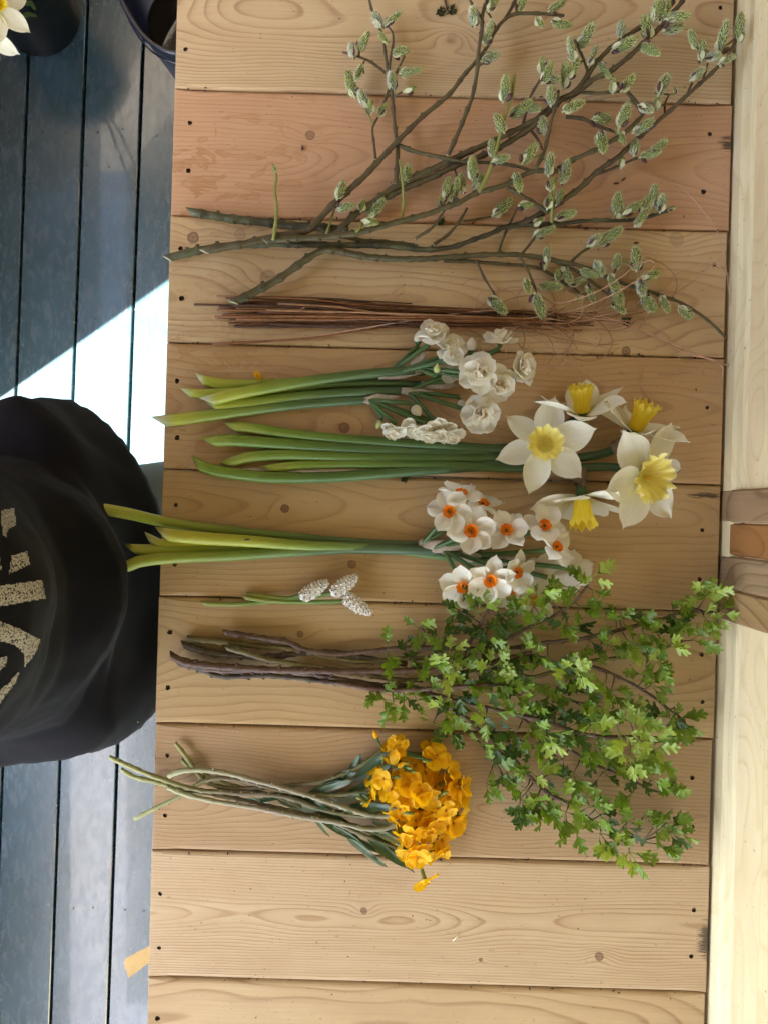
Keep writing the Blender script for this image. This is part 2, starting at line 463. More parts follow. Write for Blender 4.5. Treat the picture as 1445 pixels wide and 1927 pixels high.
# ground outside the shed
gm = plain('grass_ground', (0.06, 0.085, 0.03), 0.9, 0.2, 0.35, 3)
mb = MB(); mb.box(-60, 60, -60, 60, -.3, 0); gr = link('ground', mb.mesh('ground', [gm], False), None, loc=(0, 0, FLOOR - .12)); tag(gr, kind='structure')
pm = plain('grey_paving', (0.16, 0.165, 0.17), 0.85, 0.2, 0.15, 9)
mb = MB(); mb.box(-4.6, -1.46, -5, 4, -.06, 0); pv = link('paving', mb.mesh('paving', [pm], False), None, loc=(0, 0, FLOOR - .05)); tag(pv, kind='structure')

# ------------------------------------------------------------------ seen shed wall and post, then the added walls and roof
WX = WID + 0.007
wl = root('shed_wall', BO, 'pale pine boarded shed wall running along the back edge of the bench', 'wall', rz=BA)
prof0 = [(0.006, 0.0), (0.0, 0.005), (0.0, 0.06), (-0.0028, 0.066), (-0.0028, 0.104), (0.0, 0.111), (0.0, 0.121), (0.007, 0.126)]
def wall_board(i):
    mb = MB()
    n = 40; y0, y1 = -2.4, 1.75
    pr = [(x, z) for x, z in prof0]
    m = len(pr)
    vs = [(WX + x, y0 + (y1 - y0) * j / n, z) for j in range(n + 1) for x, z in pr]
    fs = [(j*m+k, (j+1)*m+k, (j+1)*m+k+1, j*m+k+1) for j in range(n) for k in range(m - 1)]
    mb.add(vs, fs)
    # flat back so the board is solid
    mb.add([(WX+.0065, y0, 0), (WX+.028, y0, 0), (WX+.028, y0, .126), (WX+.0065, y0, .126), (WX+.0065, y1, 0), (WX+.028, y1, 0), (WX+.028, y1, .126), (WX+.0065, y1, .126)],
           [(1,2,6,5), (0,1,5,4), (3,7,6,2)])
    return mb
wall_cols = [(srgb(250,232,186), srgb(222,190,130)), (srgb(252,236,192), srgb(226,198,140)), (srgb(248,224,180), srgb(218,184,124))]
for i in range(18):
    lc, dc = wall_cols[i % 3]
    z0 = FLOOR + .002 + i * .1275
    z0 = 0.0385 + (i - 8) * .1275
    if z0 < FLOOR: continue
    wk = []
    if i == 8: wk = [( (BMi @ P(1410, 1900)).y + .0, .085, .006, .3)]
    m = wood('wall_board_wood_%d' % i, lc, dc, 190, .06, .05, 50 + i * 2.3, [], 0, 0.42, 0.22, 0.8, axis='Y')
    # rings on a vertical face: use Y along, Z across
    o = link('wall_board', wall_board(i).mesh('wall_board', [m], False), wl, loc=(0, 0, z0))

# the four upright boards that stand in front of the wall
post = root('wall_post', BO, 'upright of four grey brown boards side by side against the pale wall', 'post', rz=BA)
ys = [(BMi @ P(1350, v)).y for v in (922, 983, 1044, 1106, 1166)]
pc = [(srgb(172,140,104), srgb(96,66,42)), (srgb(172,118,60), srgb(112,70,32)), (srgb(170,140,104), srgb(92,68,46)), (srgb(176,140,92), srgb(110,76,44))]
for k in range(4):
    a, b = ys[k], ys[k + 1]
    mb = MB(); bv = .0025; x0, x1 = WID + .003 + (.0015 if k == 1 else 0), WID + .0105
    h0, h1 = FLOOR, 1.28
    pts = [(x1, a), (x0 + bv, a - .0004), (x0, a - bv), (x0, b + bv), (x0 + bv, b + .0006), (x1, b)]
    m_ = len(pts)
    zs = [h0 + (h1 - h0) * j / 30 for j in range(31)]
    vs = [(x, y, z) for z in zs for x, y in pts]
    fs = [(j*m_+q, j*m_+q+1, (j+1)*m_+q+1, (j+1)*m_+q) for j in range(30) for q in range(m_-1)]
    mb.add(vs, fs)
    m = wood('post_wood_%d' % k, pc[k][0], pc[k][1], [170, 260, 190, 150][k], (a + b) / 2 + .01, .03, 71 + 5 * k, [], 0, .75, .35, 1.0, axis='Z')
    link('post_board', mb.mesh('post_board', [m], False), post)

# unseen roof and walls, added to shade bench and floor around the sun gap
m_in = wood('added_shell_wood', srgb(150, 124, 92), srgb(110, 84, 56), 120, seed=33, ring=.4)
def slab(name, x0, x1, y0, y1, z0, z1, label, cat):
    mb = MB(); mb.box(x0, x1, y0, y1, z0, z1)
    o = link(name, mb.mesh(name, [m_in], False)); tag(o, label, cat); return o
slab('added_shade_roof', -1.36, .75, -2.6, 1.9, 1.30, 1.36, 'flat boarded roof added out of view to shade the bench', 'roof')  # unseen cover added to keep the sun off the bench
slab('added_end_wall', -3.2, .48, 1.80, 1.86, FLOOR, 1.295, 'tall boarded wall added out of view beyond the willow to darken the floor reflection', 'wall')  # unseen, added to darken what the upper left floor reflects
slab('added_front_wall', -1.36, -1.30, -2.5, -0.75, FLOOR, 0.45, 'half height wall added out of view beside the doorway to shade the floor', 'wall')  # unseen, added; low enough to shade the floor yet leave sky open
slab('added_front_wall', -1.36, -1.30, -0.012, 1.79, FLOOR, 0.78, 'chest high wall panel added out of view beyond the doorway to shade the floor', 'wall')  # unseen, added; height tuned to darken the upper left floor

# ------------------------------------------------------------------ plant materials
def bark(name, a, b, c2, spots=0.5):
    t = NT(name); u = t.uv(); p = t.geo()
    nz = t.noise(p, 220, 4, 0.65)
    col = t.mix(t.ramp(nz, [(0.35, G(0)), (0.65, G(1))]), a, b)
    big = t.noise(p, 28, 3, 0.6)
    col = t.mix(t.ramp(big, [(0.42, G(0)), (0.62, G(spots))]), col, c2)
    return t.bsdf(col, 0.5, 0.4, nz, 0.35, 0.0006)
m_willow_dark = bark('willow_bark_dark', (0.026, 0.021, 0.010, 1), (0.062, 0.052, 0.024, 1), (0.16, 0.17, 0.08, 1), 0.5)
m_willow_brown = bark('willow_bark_brown', (0.055, 0.037, 0.018, 1), (0.105, 0.074, 0.040, 1), (0.12, 0.105, 0.042, 1), 0.5)
m_willow_olive = bark('willow_bark_olive', (0.054, 0.047, 0.016, 1), (0.105, 0.090, 0.036, 1), (0.17, 0.115, 0.065, 1), 0.3)
m_willow_green = bark('willow_shoot_green', (0.20, 0.24, 0.05, 1), (0.30, 0.31, 0.09, 1), (0.22, 0.17, 0.06, 1), 0.4)
m_pith = plain('cut_wood_pith', (0.45, 0.42, 0.22), 0.7)
m_cat = plain('catkin_green', (0.15, 0.19, 0.05), 0.7, 0.2, 0.3, 400)
m_catsp = plain('catkin_anther_yellow_green', (0.62, 0.64, 0.27), 0.7, 0.2, 0.25, 200, 0.2)
m_catw = plain('catkin_silver_hair', (0.86, 0.88, 0.84), 0.8, 0.2, 0.1, 200, 0.2)
m_bract = plain('pale_bract_green', (0.66, 0.66, 0.42), 0.5, 0.3, 0.2, 200, 0.25)
m_bud = plain('maroon_bud_scale', (0.075, 0.022, 0.022), 0.35, 0.5, 0.3, 200)

def stem_mat(name, stops, rough=0.38):
    t = NT(name); u = t.uv()
    q = t.m('ADD', u[0], t.m('MULTIPLY', t.m('SUBTRACT', t.rnd(), 0.5), 0.08))
    col = t.ramp(q, stops)
    rib = t.noise(t.comb(t.m('MULTIPLY', u[0], 6), t.m('MULTIPLY', u[1], 26), t.m('MULTIPLY', t.rnd(), 9)), 1.0, 3, 0.6)
    col = t.mix(t.ramp(rib, [(0.35, G(0.0)), (0.7, G(0.35))]), col, t.mix(0.5, col, (0.45, 0.52, 0.22, 1)))
    col = t.mix(t.ramp(rib, [(0.25, G(0.35)), (0.45, G(0))]), col, (0.05, 0.11, 0.02, 1))
    return t.bsdf(col, rough, 0.45, rib, 0.25, 0.0008, 0.12)
m_nstem = stem_mat('narcissus_stem', [(0.0, (0.62, 0.62, 0.36, 1)), (0.05, (0.52, 0.54, 0.05, 1)), (0.3, (0.25, 0.32, 0.03, 1)), (0.6, (0.08, 0.145, 0.032, 1)), (1.0, (0.038, 0.09, 0.045, 1))])
m_dstem = stem_mat('daffodil_stem', [(0.0, (0.40, 0.46, 0.06, 1)), (0.08, (0.20, 0.30, 0.025, 1)), (0.35, (0.075, 0.155, 0.025, 1)), (0.65, (0.038, 0.095, 0.030, 1)), (1.0, (0.030, 0.072, 0.034, 1))])
m_tstem = stem_mat('tazetta_stem', [(0.0, (0.50, 0.50, 0.10, 1)), (0.12, (0.38, 0.42, 0.04, 1)), (0.4, (0.17, 0.24, 0.03, 1)), (0.7, (0.09, 0.155, 0.06, 1)), (1.0, (0.06, 0.115, 0.075, 1))])
m_tyel = stem_mat('tazetta_yellow_stem', [(0.0, (0.66, 0.62, 0.30, 1)), (0.06, (0.56, 0.52, 0.05, 1)), (0.35, (0.42, 0.44, 0.04, 1)), (0.6, (0.22, 0.32, 0.05, 1)), (1.0, (0.10, 0.20, 0.11, 1))])
m_pale_cut = plain('pale_cut_stem_end', (0.66, 0.64, 0.45), 0.5)
m_pedicel = plain('flower_stalk_green', (0.075, 0.14, 0.04), 0.45, 0.4, 0.2)
m_spathe = plain('papery_spathe', (0.60, 0.50, 0.38), 0.6, 0.3, 0.25, 90, 0.35, bs=0.5)
m_spathe_b = plain('brown_papery_spathe', (0.25, 0.17, 0.115), 0.7, 0.3, 0.3, 90, 0.25, bs=0.6)

def petal_mat(name, c, tip=None, base=None, trans=0.25, vein=0.10, rough=0.5, jit=0.0):
    t = NT(name); u = t.uv()
    stops = [(0.0, base if base else c), (0.22, c), (0.8, c), (1.0, tip if tip else c)]
    col = t.ramp(u[0], stops)
    v = t.noise(t.comb(t.m('MULTIPLY', u[0], 3), t.m('MULTIPLY', u[1], 30), t.m('MULTIPLY', t.rnd(), 9)), 1.0, 2, 0.5)
    col = t.mix(t.m('MULTIPLY', t.ramp(v, [(0.35, G(1)), (0.6, G(0))]), vein * 2), col, (c[0] * .72, c[1] * .7, c[2] * .55, 1))
    if jit:
        col = t.mix(t.m('MULTIPLY', t.rnd(), jit), col, (c[0] * .85, c[1] * .62, c[2], 1))
    return t.bsdf(col, rough, 0.3, v, 0.25, 0.0006, trans)
m_white = petal_mat('white_petal', (0.94, 0.91, 0.81, 1), base=(0.90, 0.86, 0.58, 1), trans=.45, vein=.06)
m_cream = petal_mat('cream_petal', (0.94, 0.89, 0.76, 1), base=(0.92, 0.74, 0.34, 1), trans=.45, vein=.06)
m_dpetal = petal_mat('daffodil_petal', (0.84, 0.81, 0.66, 1), base=(0.66, 0.64, 0.28, 1), vein=0.12)
m_yellow = petal_mat('yellow_trumpet', (0.86, 0.66, 0.035, 1), tip=(0.90, 0.74, 0.10, 1), trans=0.3, vein=0.22)
m_pyel = petal_mat('pale_yellow_corona', (0.88, 0.74, 0.17, 1), tip=(0.90, 0.82, 0.38, 1), trans=0.3, vein=0.25)
m_orange = petal_mat('orange_corona', (0.90, 0.26, 0.008, 1), tip=(0.92, 0.20, 0.006, 1), base=(0.85, 0.40, 0.02, 1), trans=0.2)
m_orange_bit = petal_mat('apricot_petaloid', (0.92, 0.50, 0.07, 1), tip=(0.92, 0.60, 0.18, 1), trans=0.25)
m_wall = petal_mat('wallflower_petal', (0.96, 0.58, 0.004, 1), base=(0.92, 0.50, 0.01, 1), tip=(0.97, 0.64, 0.008, 1), trans=0.42, vein=0.14, jit=0.30)
m_stamen = plain('stamen', (0.75, 0.52, 0.05), 0.7)
m_darkst = plain('dark_stamen', (0.12, 0.07, 0.02), 0.7)

# ------------------------------------------------------------------ petals and flowers
def petal(mb, L, W, sharp=0.9, cup=0.15, bend=0.0, curl=0.0, ruff=0.0, nu=6, nv=9, M=None, seed=0, tip=0.0, mi=0, asym=0.0, rnd=.62):
    vs = []; uv = []
    for j in range(nv + 1):
        v = j / nv
        w = W / 2 * max(0.0, math.sin(PI * min(1, (v ** sharp) * 0.94 + 0.055))) ** rnd
        if v < .12: w = max(w, W * .10)
        if j == nv: w = W * 0.035
        for i in range(nu + 1):
            u = 2 * i / nu - 1
            x = L * v + tip * L * (1 - abs(u)) * (v ** 6) * .3
            y = u * w + asym * W * math.sin(PI * v) * .2
            z = cup * w * (u * u) * 1.6 + bend * L * v * v - 0.05 * W * (1 - abs(u)) * math.sin(PI * v) * 0 + curl * w * u * v
            z += 0.10 * W * max(0, 1 - abs(u) * 3) * math.sin(PI * v) * .35
            n = noise.noise((v * 2.6 + seed * 7.3, u * 1.7, seed * 3.1))
            z += ruff * L * n * (0.25 + v)
            x += ruff * L * .35 * noise.noise((u * 3 + seed, v * 2, 4.4)) * v
            p = Vector((x, y, z)); vs.append(M @ p if M else p); uv.append((v, i / nu))
    k = nu + 1
    fs = [(j*k+i, j*k+i+1, (j+1)*k+i+1, (j+1)*k+i) for j in range(nv) for i in range(nu)]
    mb.add(vs, fs, mi, uv)

def petal_meshes(name, n, mat, **kw):
    out = []
    for s in range(n):
        mb = MB(); k = dict(kw); rd = random.Random(s * 31 + len(name))
        k['cup'] = kw.get('cup', .15) * rd.uniform(.5, 1.5); k['bend'] = kw.get('bend', 0) + rd.uniform(-.12, .12)
        k['W'] = kw['W'] * rd.uniform(.9, 1.1); k['curl'] = rd.uniform(-.35, .35)
        petal(mb, seed=s + 1, **k); out.append(mb.mesh(name, [mat]))
    return out

def lathe(mb, prof, seg=32, frill=0.0, freq=9, rimz=0.0, seed=0, mi=0, M=None, teeth=0.0):
    """surface of revolution about +Z from (r, z) rows; frill waves grow towards the rim"""
    vs = []; uv = []; n = len(prof)
    for j, (r, z) in enumerate(prof):
        t = j / (n - 1); g = max(0, (t - .35) / .65) ** 2
        for k in range(seg):
            th = 2 * PI * k / seg
            w = math.sin(freq * th + seed) + .6 * noise.noise((math.cos(th) * 3, math.sin(th) * 3, seed * 1.7 + t))
            rr = r * (1 + frill * g * w + .025 * math.cos(6 * th) * t)
            zz = z + rimz * g * (math.sin((freq + 4) * th + seed * 2) * .6 + noise.noise((math.cos(th) * 5, math.sin(th) * 5, seed))) + (teeth * (1 if k % 2 else -1) if j == n - 1 else 0)
            p = Vector((rr * math.cos(th), rr * math.sin(th), zz)); vs.append(M @ p if M else p); uv.append((t, k / seg * 3))
    fs = [(j*seg+k, j*seg+(k+1) % seg, (j+1)*seg+(k+1) % seg, (j+1)*seg+k) for j in range(n-1) for k in range(seg)]
    mb.add(vs, fs, mi, uv)

mm = 0.001
DP = petal_meshes('petal', 6, m_dpetal, L=52*mm, W=34*mm, sharp=.98, rnd=.7, cup=.18, bend=-.04, ruff=.05, tip=.25)
WP = petal_meshes('petal', 5, m_white, L=20*mm, W=20*mm, sharp=1.35, rnd=.55, cup=.30, bend=.10, ruff=.12, nu=5, nv=7)
TP = petal_meshes('petal', 5, m_white, L=23*mm, W=19*mm, sharp=1.15, rnd=.6, cup=.28, bend=.02, ruff=.14, nu=5, nv=7, tip=.2)
CP = petal_meshes('petal', 5, m_cream, L=13*mm, W=15*mm, sharp=1.4, rnd=.5, cup=.5, bend=.45, ruff=.18, nu=4, nv=6)
OP = petal_meshes('petal', 3, m_orange_bit, L=9*mm, W=7*mm, sharp=.7, cup=.35, bend=.3, ruff=.3, nu=4, nv=5)
XP = petal_meshes('petal', 6, m_wall, L=14*mm, W=15*mm, sharp=1.6, rnd=.5, cup=.14, bend=-.08, ruff=.22, nu=6, nv=8)

def stamens(mb, n, r, h, mi, spread=.5):
    for k in range(n):
        th = 2 * PI * k / n; a = (r*.2*math.cos(th), r*.2*math.sin(th), 0); b = (r*spread*math.cos(th), r*spread*math.sin(th), h)
        tube(mb, [a, ((a[0]+b[0])/2, (a[1]+b[1])/2, h*.6), b, (b[0], b[1], h + .002)], [.0003, .0003, .0006, .0004], 4, mi=mi)

def corona_mesh(name, mat, r0, r1, h, frill, rimz, freq, seed, st=m_stamen, seg=48, flare=.6):
    mb = MB()
    prof = [(.0002, .0022), (r0 * .4, .0018), (r0 * .75, .0026), (r0 * .95, h * .16)]
    for j in range(1, 9):
        t = j / 8; prof.append((r0 + (r1 - r0) * (t ** (1 / max(.2, flare)) if flare < 1 else t), h * (.12 + .88 * t)))
    lathe(mb, prof, seg, frill, freq, rimz, seed)
    stamens(mb, 6, r0 * .55, h * .5, 1)
    return mb.mesh(name, [mat, st])

def set_petals(parent, meshes, n, r, tilt, off=0.0, jit=.12, scale=1.0, z=0.0, rd=random, drop=()):
    for k in range(n):
        if k in drop: continue
        th = off + 2 * PI * k / n + rd.uniform(-jit, jit) * .6
        tl = tilt + rd.uniform(-jit, jit) * 1.4
        M = Matrix.Rotation(th, 4, 'Z') @ Matrix.Translation((r, 0, z + (.0006 if k % 2 else 0))) @ Matrix.Rotation(-tl, 4, 'Y') @ Matrix.Rotation(rd.uniform(-.2, .2), 4, 'X') @ Matrix.Scale(scale * rd.uniform(.92, 1.06), 4)
        link('petal', rd.choice(meshes), parent, M)

def stem_mesh(name, pts, r0, r1, mat, z0, z1, flat=.8, cut=1.3, ribs=.03, seg=12, lift=None, off=None, spread=0.35):
    """pts in photo pixels; radii in pixels; z is the height of the stem's underside"""
    sp = spline([(p[0], p[1]) for p in pts], 16); n = len(sp)
    W = []; rad = []
    for i, p in enumerate(sp):
        t = i / (n - 1)
        r = (r0 + (r1 - r0) * min(1, t * 1.1)) * S
        if i == 0: r *= .88
        elif i == 1: r *= .95
        z = z0 + (z1 - z0) * t + (lift * math.sin(PI * t) if lift else 0) + r * flat
        W.append(P(p[0], p[1], z)); rad.append(r)
    mb = MB(); tube(mb, W, rad, seg, flat, cut=cut, ribs=ribs, tcap=1)
    return mb.mesh(name, [mat, m_pale_cut], off=off), W

def spathe_mesh(p0, p1, r, z, mat, seed=0, off=None):
    """a shrivelled papery sheath from one world point to another"""
    mb = MB(); n = 9; W = []; rad = []
    for i in range(n):
        t = i / (n - 1); p = Vector(p0).lerp(Vector(p1), t)
        p += Vector((0, 1, 0)) * .0015 * noise.noise((t * 4, seed, 1)); W.append(p)
        rad.append(r * (0.8 + .55 * math.sin(PI * t ** .8) * (1 + .5 * noise.noise((t * 5, seed, 3)))) * (1 - .8 * t ** 4))
    b = len(mb.v); tube(mb, W, rad, 14, .45)
    for i in range(b, len(mb.v)):
        v = Vector(mb.v[i]); nz = noise.noise((v.x * 420, v.y * 260, v.z * 420 + seed)); mb.v[i] = tuple(v + Vector((0, .6, .8)) * nz * .0022)
    return mb.mesh('spathe', [mat], off=off)

def thing_at(name, pt, label, cat, group=None):
    return root(name, pt, label, cat, group)

# ------------------------------------------------------------------ five long stemmed daffodils
def head(r, loc, axis, spin, cor, pet, n=6, tilt=.15, rad=.004, seed=0, scale=1, name='flower', drop=(), jit=.12):
    """a flower: corona mesh with its petals as sub-parts"""
    rd = random.Random(seed)
    M = Matrix.Translation(Vector(loc) - r.location) @ frame(axis, spin) @ Matrix.Scale(scale, 4)
    c = link('corona', cor, r, M)
    set_petals(c, pet, n, rad, tilt, 0, jit, 1, 0, rd, drop)
    return c

CY = corona_mesh('corona', m_yellow, 9*mm, 14*mm, 31*mm, .07, .0035, 9, 1, seg=54, flare=.5)
CY2 = corona_mesh('corona', m_yellow, 9*mm, 15*mm, 33*mm, .09, .004, 8, 4, seg=54, flare=.45)
CF = corona_mesh('corona', m_pyel, 9*mm, 19*mm, 15*mm, .08, .004, 10, 2, seg=60, flare=.8)
CW = corona_mesh('corona', m_pyel, 9*mm, 26*mm, 20*mm, .10, .0055, 11, 6, seg=66, flare=.9)
GD = 'single daffodils laid side by side'
daff = [
 # stem path, r0, r1, height0, height1, flower centre(u,v,z), axis, spin, corona, spathe, label, tilt, seed
 ([(433,804),(470,805),(560,818),(700,830),(830,838),(960,842),(1040,812),(1078,792),(1093,784)], 10, 8, 0, .012, (1094,780,.030), (-.12,.93,.36), .2, CY, None,
  'daffodil seen from the side, upright yellow trumpet and white petals, topmost of the five', .42, 3),
 ([(392,832),(430,828),(500,833),(600,840),(700,845),(850,850),(960,850),(1015,845)], 11.5, 10, 0, .006, (1024,838,.040), (-.10,.10,.97), .28, CF, None,
  'wide open star shaped daffodil facing up with frilled yellow cup', .02, 5),
 ([(427,874),(460,862),(500,857),(560,856),(700,861),(960,863),(1080,862),(1150,848),(1195,820)], 10.5, 8, 0, .014, (1192,812,.030), (.28,.80,.42), .5, CY2, 'b',
  'daffodil half hidden behind white petals, only its yellow trumpet top showing', .30, 8),
 ([(500,883),(560,876),(650,873),(800,875),(960,880),(1080,880),(1140,878),(1195,885)], 9, 8, .001, .02, (1208,896,.050), (.42,-.22,.85), .1, CW, None,
  'large daffodil at the right with a broad frilled pale yellow cup', .05, 11),
 ([(368,870),(400,884),(470,895),(540,899),(650,896),(800,884),(960,874),(1060,872),(1092,885),(1090,915)], 11, 9, .001, .014, (1094,936,.028), (-.02,-.95,.32), .15, CY2, 'b',
  'daffodil hanging face down with long yellow trumpet pointing towards the tazetta flowers', .28, 14)]
for i, (pts, r0, r1, z0, z1, fc, ax, spin, cor, spa, lab, tilt, seed) in enumerate(daff):
    r = thing_at('daffodil', P(pts[0][0], pts[0][1], 0), lab, 'daffodil', GD)
    me, W = stem_mesh('stem', pts, r0, r1, m_dstem, z0, z1, off=r.location, flat=.85)
    link('stem', me, r)
    F = P(*fc)
    base = F - Vector(ax).normalized() * .012
    mb = MB(); tube(mb, [W[-1], (Vector(W[-1]) + base) / 2 + Vector((0, 0, .003)), base, F], [.0045, .005, .0055, .0075], 10)
    link('ovary', mb.mesh('ovary', [m_pedicel], off=r.location), r)
    rd = random.Random(seed)
    # corona is a part; petals are parts of their own
    M = Matrix.Translation(F - r.location) @ frame(ax, spin)
    link('corona', cor, r, M)
    for k in range(6):
        th = 2 * PI * k / 6 + rd.uniform(-.08, .08)
        Mp = M @ Matrix.Rotation(th, 4, 'Z') @ Matrix.Translation((.006, 0, -.001 * (k % 2))) @ Matrix.Rotation(-(tilt + rd.uniform(-.16, .16)), 4, 'Y') @ Matrix.Rotation(rd.uniform(-.25, .25), 4, 'X') @ Matrix.Scale(rd.uniform(.94, 1.03) * ({11: 1.08, 5: .90}.get(seed, 1)), 4)
        link('petal', DP[(k * 5 + i) % 6], r, Mp)
    if spa:
        a = Vector(W[-3 if i == 4 else -4]); b = base
        link('spathe', spathe_mesh(a + Vector((0, 0, .004)), b + Vector((0, 0, .008)), .0075, 0, m_spathe_b, i, r.location), r)

# ------------------------------------------------------------------ double white narcissi
DC = []
def double_center(s):
    mb = MB(); lathe(mb, [(.001, -.006), (.0028, -.004), (.003, 0), (.002, .001)], 10)
    return mb.mesh('receptacle', [m_pedicel])
RC = double_center(0)
def double_flower(r, loc, axis, spin, sc, seed, apricot=True):
    rd = random.Random(seed)
    M = Matrix.Translation(Vector(loc) - r.location) @ frame(axis, spin) @ Matrix.Scale(sc * .92, 4)
    c = link('flower', RC, r, M)
    set_petals(c, WP, 6, .0015, .10, 0, .22, 1.0, 0, rd)
    set_petals(c, WP, 5, .0012, .55, .5, .25, .82, .0008, rd)
    set_petals(c, CP, 7, .0008, .75, .2, .35, 1.0, .0015, rd)
    set_petals(c, CP, 5, .0004, 1.15, .9, .3, .75, .002, rd)
    if apricot: set_petals(c, OP, 5, .0006, .9, .4, .4, 1.0, .004, rd)
    return c
def bud_mesh(mat, L, W, green=m_pedicel):
    mb = MB()
    prof = [(.0006, 0)] + [(W / 2 * math.sin(PI * (j / 8) ** .8 * .97 + .03) ** .8, L * j / 8) for j in range(1, 9)]
    lathe(mb, prof, 12, .05, 3)
    lathe(mb, [(.0006, -.004), (W*.22, -.002), (W * .42, L * .1), (W * .30, L * .22)], 10, mi=1)
    return mb.mesh('bud', [mat, green])
BUDW = bud_mesh(m_cream, 15*mm, 12*mm)
BUDG = bud_mesh(plain('greenish_bud', (0.50, 0.52, 0.18), 0.5), 13*mm, 8*mm)
def pedicel(r, a, b, rad=.0021, bow=.006, mat=None):
    a = Vector(a); b = Vector(b); m = (a + b) / 2 + Vector((0, 0, bow))
    pts = [tuple(a), tuple(a.lerp(m, .6) + Vector((0, 0, bow * .3))), tuple(m), tuple(b)]
    W = []
    for t in [k / 8 for k in range(9)]:
        W.append(a * (1 - t) ** 2 + m * 2 * t * (1 - t) + b * t * t)
    mb = MB(); tube(mb, W, [rad * (1 + .25 * (k / 8) ** 3) for k in range(9)], 8)
    link('flower_stalk', mb.mesh('flower_stalk', [mat or m_pedicel], off=r.location), r)

GN = 'double white narcissus stems in one loose bunch'
dn = [
 dict(pts=[(375,712),(410,721),(480,722),(560,718),(650,712),(720,706),(800,700)], r=(9.5,6), z=(0,.002), sp=[(712,708),(812,698)],
      lab='double narcissus whose pointed cut end lies topmost, just below the little orange petal scrap',
      fl=[((815,634,.030),(-.1,.55,.8),1.0,21),((846,660,.034),(-.05,.55,.85),.92,22),((853,672,.045),(-.15,.1,1),.62,24)], buds=[((786,634,.016),(-.05,1,.3),'w',.8)]),
 dict(pts=[(348,738),(375,741),(430,738),(520,733),(620,724),(700,721),(810,723)], r=(9,5.5), z=(.001,.003), sp=[(792,724),(862,726)],
      lab='double narcissus with slender cut tip showing between two stems, its flowers farthest right',
      fl=[((940,646,.030),(0,.94,.30),1.0,31),((978,694,.034),(.45,.1,.9),1.05,32)], buds=[((886,650,.02),(.05,.9,.4),'w',1.05)]),
 dict(pts=[(390,755),(440,742),(520,727),(600,714),(700,702),(780,696)], r=(11.5,8), z=(.010,.012), sp=[(772,697),(806,660)],
      lab='double narcissus with thick yellow green stem crossing on top of the bunch',
      fl=[((902,702,.050),(-.1,-.02,1),1.18,41),((932,722,.040),(.15,-.25,.95),1.12,42)], buds=[((822,692,.036),(.05,.75,.6),'g',.95)]),
 dict(pts=[(400,765),(470,758),(560,746),(650,739),(760,735)], r=(11.5,8), z=(.001,.004), sp=[(755,736),(836,744)],
      lab='double narcissus with the round white and apricot bloom nearest the single daffodils',
      fl=[((903,780,.036),(0,-.15,1),1.12,51),((845,700,.018),(.2,.3,1),.8,52),((826,806,.030),(.1,-.70,.55),1.0,53)], buds=[((868,762,.02),(.2,-.9,.3),'w',.7)]),
 dict(pts=[(300,793),(370,785),(460,773),(560,761),(690,752)], r=(12,8.5), z=(.001,.003), sp=[(684,753),(752,748)],
      lab='double narcissus with whitish stem end poking out over the bench edge and drooping flowers',
      fl=[((742,806,.024),(-.25,-.82,.35),.78,61),((782,800,.024),(-.1,-.90,.35),.85,62),((808,808,.030),(0,-.8,.5),.95,63),((848,812,.024),(.15,-.85,.4),.85,64)],
      buds=[((783,772,.024),(.5,-.75,.3),'w',1.0),((712,800,.01),(-.45,-.85,.1),'g',.9)])]
for i, d in enumerate(dn):
    pts = d['pts']; r = thing_at('narcissus', P(pts[0][0], pts[0][1], 0), d['lab'], 'narcissus', GN)
    me, W = stem_mesh('stem', pts, d['r'][0], d['r'][1], m_nstem, d['z'][0], d['z'][1], off=r.location, flat=.8)
    link('stem', me, r)
    s0, s1 = d['sp']; zz = d['z'][1] + .006
    link('spathe', spathe_mesh(P(s0[0], s0[1], zz), P(s1[0], s1[1], zz + .004), .0040, 0, m_spathe, i + 20, r.location), r)
    o = P(s0[0] + (s1[0] - s0[0]) * .15, s0[1] + (s1[1] - s0[1]) * .15, zz)
    for (fc, ax, sc, sd) in d['fl']:
        F = P(*fc); double_flower(r, F, ax, sd * .7, sc, sd, apricot=sd in (41, 42, 51, 32))
        e = F - Vector(ax).normalized() * .006
        pedicel(r, o, e, .0024, .004)
    for (fc, ax, kind, sc) in d['buds']:
        F = P(*fc); M = Matrix.Translation(F - Vector(ax).normalized() * .007 - r.location) @ frame(ax) @ Matrix.Scale(sc, 4)
        link('bud', BUDW if kind == 'w' else BUDG, r, M)
        pedicel(r, o, F - Vector(ax).normalized() * .010, .0022, .003)

